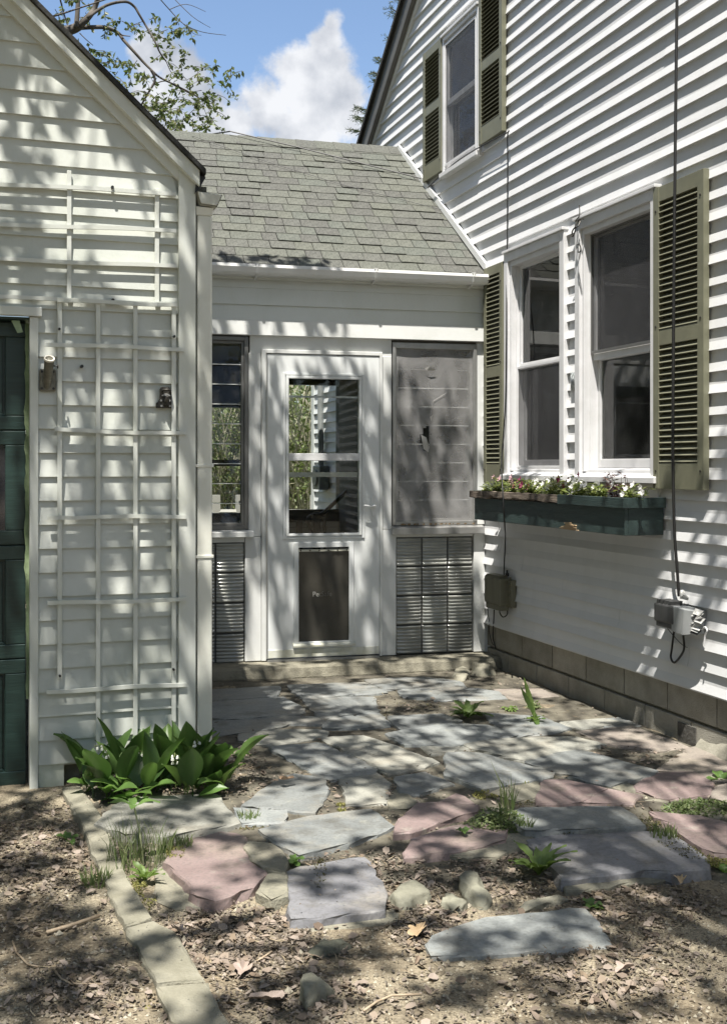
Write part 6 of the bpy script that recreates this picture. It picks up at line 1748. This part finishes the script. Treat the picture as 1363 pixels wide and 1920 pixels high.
def build_apple():
    rnd = random.Random(91); G = lambda px, py, d: (lambda q: GAR.wpt(q[0], d, q[1]))(GAR.at(px, py, d))
    base = G(-210, 1225, 5.2); base.z = -.1
    t = thing('broadleaf_tree', 'thinly leaved tree with dark crooked boughs behind the garage roof', 'tree', WORLD, tuple(base))
    tr = MB(); fork = G(-190, 330, 5.2)
    tr.tube(smooth_path([base, base.lerp(fork, .5) + Vector((.06, 0, 0)), fork, G(-240, 60, 5.4), G(-260, -250, 5.6)]), [.17, .165, .16, .155, .15, .15, .14, .14, .135, .13, .13, .125, .12, .11, .10, .10, .09, .09, .08, .08, .07, .06, .05, .05, .05][:25], 10)
    tr.build('trunk', M_BARK, t, smooth=True)
    B = [([(-190, 330), (-120, 200), (-30, 120), (40, 92), (85, 70), (105, 62), (135, 56), (152, 47)], .085, .038, 0), ([(143, 52), (146, 20), (148, -40)], .024, .018, 0), ([(150, 48), (165, 34), (178, 15), (192, -25)], .034, .02, 0),
         ([(165, 33), (200, 10), (235, 3), (252, 12), (262, 28), (275, 50), (292, 80), (300, 98), (312, 115)], .015, .006, -.2), ([(150, 52), (175, 51), (200, 52), (222, 62), (232, 75), (250, 95), (268, 115), (283, 130), (300, 145), (330, 160), (365, 178), (405, 205)], .021, .005, .1),
         ([(222, 60), (230, 66), (245, 68)], .009, .004, .1), ([(283, 130), (291, 150), (280, 172), (264, 200), (255, 225)], .013, .006, .1), ([(285, 160), (310, 152), (335, 165), (362, 178)], .006, .004, .2), ([(20, -30), (55, 5), (70, 25), (85, 42)], .010, .006, .2), ([(62, 40), (110, 28), (150, 15), (220, -8)], .010, .006, -.3),
         ([(110, -15), (122, 30), (130, 54)], .008, .006, .1), ([(150, 62), (162, 74), (175, 85)], .005, .003, 0), ([(285, -20), (320, 20), (345, 45), (380, 60), (424, 66)], .005, .0025, -.3), ([(318, 18), (350, 8), (386, 22)], .004, .002, -.3), ([(335, 35), (362, 62), (378, 66)], .003, .002, -.3), ([(310, -20), (360, 30), (395, 52)], .004, .002, -.2),
         ([(268, 40), (240, 52), (250, 62)], .003, .002, -.2), ([(312, 115), (325, 140), (350, 150), (385, 126)], .004, .002, -.1), ([(405, 205), (380, 190), (395, 235)], .004, .002, .1)]
    for k, (pp, r0, r1, dd) in enumerate(B):
        pts = smooth_path([G(x, y, 5.2 + dd + .15 * noise.noise(Vector((x * .02, y * .02, k)))) for x, y in pp], 4); n = len(pts)
        m = MB(); m.tube(pts, [r0 + (r1 - r0) * i / (n - 1) for i in range(n)], 7 if r0 > .01 else 5); m.build('bough', M_BARK, t, smooth=True)
    tw = MB(); lf = MB()
    Z = [(315, 50, 45, 22, 60), (333, 58, 20, 14, 40), (262, 38, 34, 20, 36), (72, 28, 36, 26, 50), (175, 28, 40, 20, 40), (105, 46, 14, 8, 14), (182, 108, 36, 14, 50), (212, 132, 26, 20, 60), (262, 142, 30, 30, 70), (332, 112, 26, 24, 50), (382, 142, 44, 18, 80), (432, 152, 14, 12, 26), (335, 182, 60, 40, 160), (300, 212, 46, 34, 150), (378, 218, 34, 26, 80), (268, 190, 28, 24, 60), (120, 8, 50, 14, 40), (205, 38, 14, 12, 14), (145, 92, 10, 8, 10), (395, 178, 24, 30, 40), (345, 232, 60, 16, 70)]
    for (cx, cy, rx, ry, n) in Z:
        for i in range(max(4, n // 7)):
            a = rnd.uniform(0, 2 * pi); r = sqrt(rnd.random()); d = 5.2 + rnd.uniform(-.35, .35)
            A = G(cx + cos(a) * rx * r, cy + sin(a) * ry * r, d); a2 = rnd.uniform(0, 2 * pi); Bq = A + Vector((cos(a2) * .14, rnd.uniform(-.12, .12), sin(a2) * .1 - .03)); tw.tube([A, A.lerp(Bq, .5) + Vector((0, 0, .012)), Bq], [.0035, .0028, .0018], 4)
            for k in range(10):
                p = A.lerp(Bq, rnd.uniform(.1, 1.05)); dv = Vector((rnd.uniform(-1, 1), rnd.uniform(-1, 1), rnd.uniform(-1.2, .5))).normalized(); add_leaf(lf, p, dv, rnd.uniform(.035, .07), rnd.uniform(.022, .036), rnd)
    tag(tw.build('twigs', M_BARK, t), kind='stuff'); tag(lf.build('crown', M_TREEL, t), kind='stuff')
    # the part of the crown out of the frame above
    up = MB()
    for i in range(2600):
        p = G(rnd.uniform(-420, 120), rnd.uniform(-420, -40), 5.2 + rnd.uniform(-.9, 1.2)); dv = Vector((rnd.uniform(-1, 1), rnd.uniform(-1, 1), rnd.uniform(-1.2, .5))).normalized(); add_leaf(up, p, dv, rnd.uniform(.04, .08), rnd.uniform(.025, .04), rnd)
    tag(up.build('upper_crown', M_TREEL, t), kind='stuff')


build_apple()


def build_spruce(px, Zc, h, r_at, lab, seed):
    rnd = random.Random(seed); k = cam_ray(px, YH); c = k * Zc; t = thing('spruce_tree', lab, 'tree', WORLD, (c.x, c.y, -.1))
    m = MB(); m.tube([(c.x, c.y, -.1), (c.x, c.y, h * .6), (c.x, c.y, h)], [.2, .1, .02], 8); m.build('trunk', M_BARK, t)
    nd = MB(); br = MB(); z = 3.0
    while z < h - .2:
        R = r_at * (h - z) / (h - 8.0)
        for i in range(9):
            a = rnd.uniform(0, 2 * pi); r = R * rnd.uniform(.8, 1.05); d = Vector((cos(a), sin(a), 0)); A = Vector((c.x, c.y, z)); Bp = A + d * r + Vector((0, 0, -.12 * r + .10)); M_ = A + d * r * .6 + Vector((0, 0, -.12 * r))
            pts = smooth_path([A, M_, Bp], 5); br.tube(pts, [.02] + [.012] * (len(pts) - 2) + [.004], 4)
            for q in range(int(26 * r) + 6):
                u = rnd.uniform(.3, 1.0); p = pts[min(len(pts) - 1, int(u * (len(pts) - 1)))]; sd = (d * .8 + Vector((-d.y, d.x, 0)) * rnd.choice((-1, 1)) * rnd.uniform(.2, 1.0) + Vector((0, 0, rnd.uniform(-.35, .15)))).normalized(); ln = rnd.uniform(.10, .26) * (1.25 - u * .5)
                for w in range(9):
                    pp = p + sd * ln * w / 9; dv = (sd * .9 + Vector((rnd.uniform(-1, 1), rnd.uniform(-1, 1), rnd.uniform(-.8, .9)))).normalized(); add_leaf(nd, pp, dv, rnd.uniform(.045, .075), .012, rnd)
        z += .34
    tag(br.build('branches', M_BARK, t), kind='stuff'); tag(nd.build('crown', leafmat('spruce_needle', [(.045, .07, .035), (.075, .10, .05), (.11, .13, .065)], .55, .2), t), kind='stuff')


build_spruce(800, 21.0, 11.8, 1.42, 'spruce whose branch tips show past the raking eave of the house', 17)


def build_garden():
    rnd = random.Random(55)
    for k, (px, Zc, h, w, lab) in enumerate([(405, 15.5, 3.0, 1.0, 'tangled green shrub seen through the left louvre window'), (500, 16.6, 3.2, 1.2, 'tall tangled shrub hidden mostly behind the door post'), (575, 15.6, 2.9, 1.0, 'tangled shrub seen through the left half of the door window'),
                                      (300, 16.5, 3.4, 1.2, 'leafy shrub behind the garage, left of the louvre window view'), (660, 19.0, 3.2, 1.2, 'far shrub beyond the corner of the house behind the porch')]):
        c = cam_ray(px, YH) * Zc; t = thing('shrub', lab, 'shrub', WORLD, (c.x, c.y, -.1), group='shrubs in the back garden')
        st = MB(); lf = MB()
        for i in range(150):
            a = rnd.uniform(0, 2 * pi); r = .25 * sqrt(rnd.random()); b = Vector((c.x + cos(a) * r, c.y + sin(a) * r, -.08)); e = Vector((c.x + rnd.uniform(-w, w), c.y + rnd.uniform(-w, w), h * rnd.uniform(.35, 1.0)))
            mid = b.lerp(e, .55) + Vector((rnd.uniform(-.2, .2), rnd.uniform(-.2, .2), .3)); pts = smooth_path([b, mid, e], 4); st.tube(pts, [.012] + [.008] * (len(pts) - 2) + [.003], 4)
            for q in range(34):
                p = pts[rnd.randrange(1, len(pts))] + Vector((rnd.uniform(-.2, .2), rnd.uniform(-.2, .2), rnd.uniform(-.2, .2))); dv = Vector((rnd.uniform(-1, 1), rnd.uniform(-1, 1), rnd.uniform(-1, 1))).normalized(); add_leaf(lf, p, dv, rnd.uniform(.05, .10), rnd.uniform(.025, .05), rnd)
        tag(st.build('stems', mat('pale_stems', (.3, .27, .19), .8, color2=(.42, .39, .30), vscale=10), t), kind='stuff')
        tag(lf.build('crown', leafmat('shrub_leaf', [(.085, .12, .035), (.14, .175, .055), (.19, .22, .08), (.05, .075, .022)], .5, .35), t), kind='stuff')
    # far wood that closes the view
    fw = MB()
    for i in range(9000):
        x = rnd.uniform(-22, 26); p = Vector((x, 27 + rnd.uniform(-2.5, 2.5), (rnd.random() ** .8) * (4.2 + 1.2 * noise.noise(Vector((x * .25, 0, 0)))))); dv = Vector((rnd.uniform(-1, 1), rnd.uniform(-1, 1), rnd.uniform(-1, 1))).normalized(); add_leaf(fw, p, dv, rnd.uniform(.3, .6), rnd.uniform(.2, .35), rnd)
    tag(fw.build('woodland', leafmat('wood_leaf', [(.05, .075, .02), (.09, .12, .035), (.13, .15, .05)], .6, .3)), 'dim woodland beyond the back garden', kind='stuff')
    bw = MB()  # leaf bank behind the camera, added to cut skylight and give reflections
    for i in range(7000):
        x = rnd.uniform(-40, 34); p = Vector((x, -20 + rnd.uniform(-4, 4), (rnd.random() ** .9) * (9.5 + 2.5 * noise.noise(Vector((x * .16, 7, 0)))))); dv = Vector((rnd.uniform(-1, 1), rnd.uniform(-1, 1), rnd.uniform(-1, 1))).normalized(); add_leaf(bw, p, dv, rnd.uniform(.6, 1.2), rnd.uniform(.4, .7), rnd)
    tag(bw.build('woodland', leafmat('wood_leaf', [(.05, .075, .02), (.09, .12, .035), (.13, .15, .05)], .6, .3)), 'unseen woodland behind the viewer, added to cut low skylight and reflect in the glass', kind='stuff')
    lw = MB()  # leaf bank out of view, added for darker reflections and less skylight
    for i in range(6000):
        y = rnd.uniform(-18, 24); p = Vector((-17 + rnd.uniform(-3.5, 3.5), y, (rnd.random() ** .9) * (12.5 + 2.5 * noise.noise(Vector((y * .16, 3, 0)))))); dv = Vector((rnd.uniform(-1, 1), rnd.uniform(-1, 1), rnd.uniform(-1, 1))).normalized(); add_leaf(lw, p, dv, rnd.uniform(.6, 1.2), rnd.uniform(.4, .7), rnd)
    tag(lw.build('woodland', leafmat('wood_leaf', [(.05, .075, .02), (.09, .12, .035), (.13, .15, .05)], .6, .3)), 'unseen woodland to the left beyond the garage, added to darken window reflections', kind='stuff')
    # post and rail fence glimpsed low in the left window
    c0 = cam_ray(380, YH) * 13.2; t = thing('garden_fence', 'low pale rail fence seen through the bottom of the left louvre window', 'fence', WORLD, (c0.x, c0.y, -.1))
    for px in (340, 405, 450, 520, 590):
        c = cam_ray(px, YH) * 13.2; m = MB(); m.box(c.x - .045, c.x + .045, c.y - .045, c.y + .045, -.1, 1.02); m.build('post', mat('fence_wood', (.45, .43, .40), .8), t)
    a = cam_ray(335, YH) * 13.2; b = cam_ray(600, YH) * 13.2
    for z in (.45, .82): m = MB(); m.tube([(a.x, a.y, z), (b.x, b.y, z)], .035, 6); m.build('rail', mat('fence_wood', (.45, .43, .40), .8), t)
    # meter and conduit on the house wall behind the porch
    x, z0 = H.at(603, 918, -.06); z1 = H.at(603, 873, -.06)[1]
    t = thing('meter_box', 'grey electricity meter box on the house wall behind the porch', 'meter', H, (x, -.02, z0))
    m = MB(); m.box(x - .13, x + .13, -.12, -.015, z0, z1); m.build('case', M_BOXL, t, bevel=.012); m = MB(); m.tube([(x, -.14, (z0 + z1) / 2), (x, -.12, (z0 + z1) / 2)], .085, 16); m.build('dial_cover', M_BOXL, t)
    m = MB(); m.tube(smooth_path([(x - .05, -.05, z1), (x - .05, -.05, 1.5), (x - .08, -.05, 2.0), (x - .04, -.05, 2.5), (x - .04, -.05, 2.7)]), .03, 8); m.build('conduit', M_BOXL, t)
    # iron handrail inside the porch
    P = PORCH; y = 3.1; pt = lambda px, py: (lambda q: (q[0], y, q[1]))(P.at(px, py, y))
    t = thing('handrail', 'black iron stair handrail with a curled end seen through the door window', 'handrail', P, pt(592, 1005))
    m = MB(); m.tube(smooth_path([pt(700, 872), pt(672, 900), pt(636, 934), pt(606, 962), pt(592, 966), pt(581, 969), pt(577, 977), pt(580, 986), pt(590, 998)]), .02, 8); m.build('rail', M_BLACK, t, smooth=True)
    m = MB(); a = pt(593, 962); m.box(a[0] - .035, a[0] + .035, y - .03, y + .03, 0.06, a[2]); m.build('post', M_BLACK, t)
    m = MB(); a = pt(609, 958); m.tube([a, (a[0], y, .06)], .014, 6); m.build('baluster', M_BLACK, t)


build_garden()


# the big tree whose crown hangs over the yard and dapples everything below
def shade_amount(x, y):
    """how much of the sun the crown holds back, at the foot of each ray on level ground"""
    if x > 3.5 or y > 8.15 or y < .4 or x < -4.5: return 0.0
    if y > 7.05:                                  # on the porch front
        edge = 8.2 if x < 2.7 else 7.74
        if y > edge: return 0.0
        return .78 if x < 3.08 else .18
    if y > 4.95 and x < 1.75: return (.66 if y < 5.85 else .76) if y < 6.03 else .97          # garage front
    if x > 3.22: return .36 if y < 5.3 else .15    # house wall
    if y < 3.45: return .30 if x > .3 else .46    # sand in front
    return .38 if x < 2.2 else .40


def build_shade_tree():
    rnd = random.Random(20); b = Vector((-6.2, -1.5, -.1)); t = thing('shade_tree', 'tall broadleaf tree outside the picture whose leaves dapple the patio with shade', 'tree', WORLD, tuple(b))
    tr = MB(); top = Vector((-5.8, -1.2, 6.2)); tr.tube(smooth_path([b, Vector((-6.1, -1.4, 2.5)), top]), [.26, .25, .245, .24, .235, .23, .225, .22, .215, .21, .2, .2, .19], 12); tr.build('trunk', M_BARK, t, smooth=True)
    lf = MB(); tw = MB()
    # gaps between the leaf masses, followed down each ray to where its light lands
    def fld(x, y):
        wx = x + .12 * noise.noise(Vector((x * 2.2, y * 2.2, 31))); wy = y + .12 * noise.noise(Vector((x * 2.2, y * 2.2, 57)))
        return .8 * noise.noise(Vector((wx * 2.6, wy * 2.6, 1.7))) + .8 * noise.noise(Vector((wx * 6.2, wy * 6.6, 8.1))) + .35 * noise.noise(Vector((wx * 12, wy * 12, 4.4)))
    smp = sorted(fld(rnd.uniform(-4, 4), rnd.uniform(0, 8)) for _ in range(4000))
    thr = lambda s: smp[min(3999, int(s * 3999))]
    boughs = [Vector((-5.6 + 1.6 * k, -1.5 + .5 * ((k * 7) % 3) + .5 * j, 5.4 + .5 * j)) for k in range(5) for j in range(3)]
    for q in boughs: tw.tube(smooth_path([top, top.lerp(q, .5) + Vector((0, 0, .5)), q], 4), [.09, .08, .07, .06, .05, .045, .04, .035, .03], 6)
    for i in range(60000):
        x, y = rnd.uniform(-4.6, 3.5), rnd.uniform(.3, 8.3); s = shade_amount(x, y)
        if s <= .01 or fld(x, y) > thr(s): continue
        h = rnd.uniform(5.0, 6.8) + .3 * noise.noise(Vector((x, y, 4)))
        p = Vector((x - .217 * h, y - .345 * h, h)); dv = Vector((rnd.uniform(-1, 1), rnd.uniform(-1, 1), rnd.uniform(-.5, .4))).normalized(); add_leaf(lf, p, dv, rnd.uniform(.07, .12), rnd.uniform(.05, .085), rnd)
        if i % 90 == 0:
            q = min(boughs, key=lambda u: (u - p).length); tw.tube([q, q.lerp(p, .5) + Vector((rnd.uniform(-.2, .2), rnd.uniform(-.2, .2), .15)), p], [.018, .012, .005], 4)
    # a bough low enough to throw a crisp line of shade over the sand
    A = gpt(235, 1802, -.04, 0); Bq = gpt(600, 1795, -.04, 0); Cq = gpt(760, 1800, -.04, 0)
    f = lambda p, h: Vector((p.x - .217 * h, p.y - .345 * h, h))
    br = smooth_path([top, f(A, 5.0), f(gpt(380, 1788, -.04, 0), 4.8), f(Bq, 4.7), f(Cq, 4.8)], 5); tw.tube(br, [.07] + [.03] * 8 + [.022] * (len(br) - 9), 6)
    tag(tw.build('branches', M_BARK, t, smooth=True), kind='stuff'); tag(lf.build('crown', M_SHADEL, t), kind='stuff')


build_shade_tree()
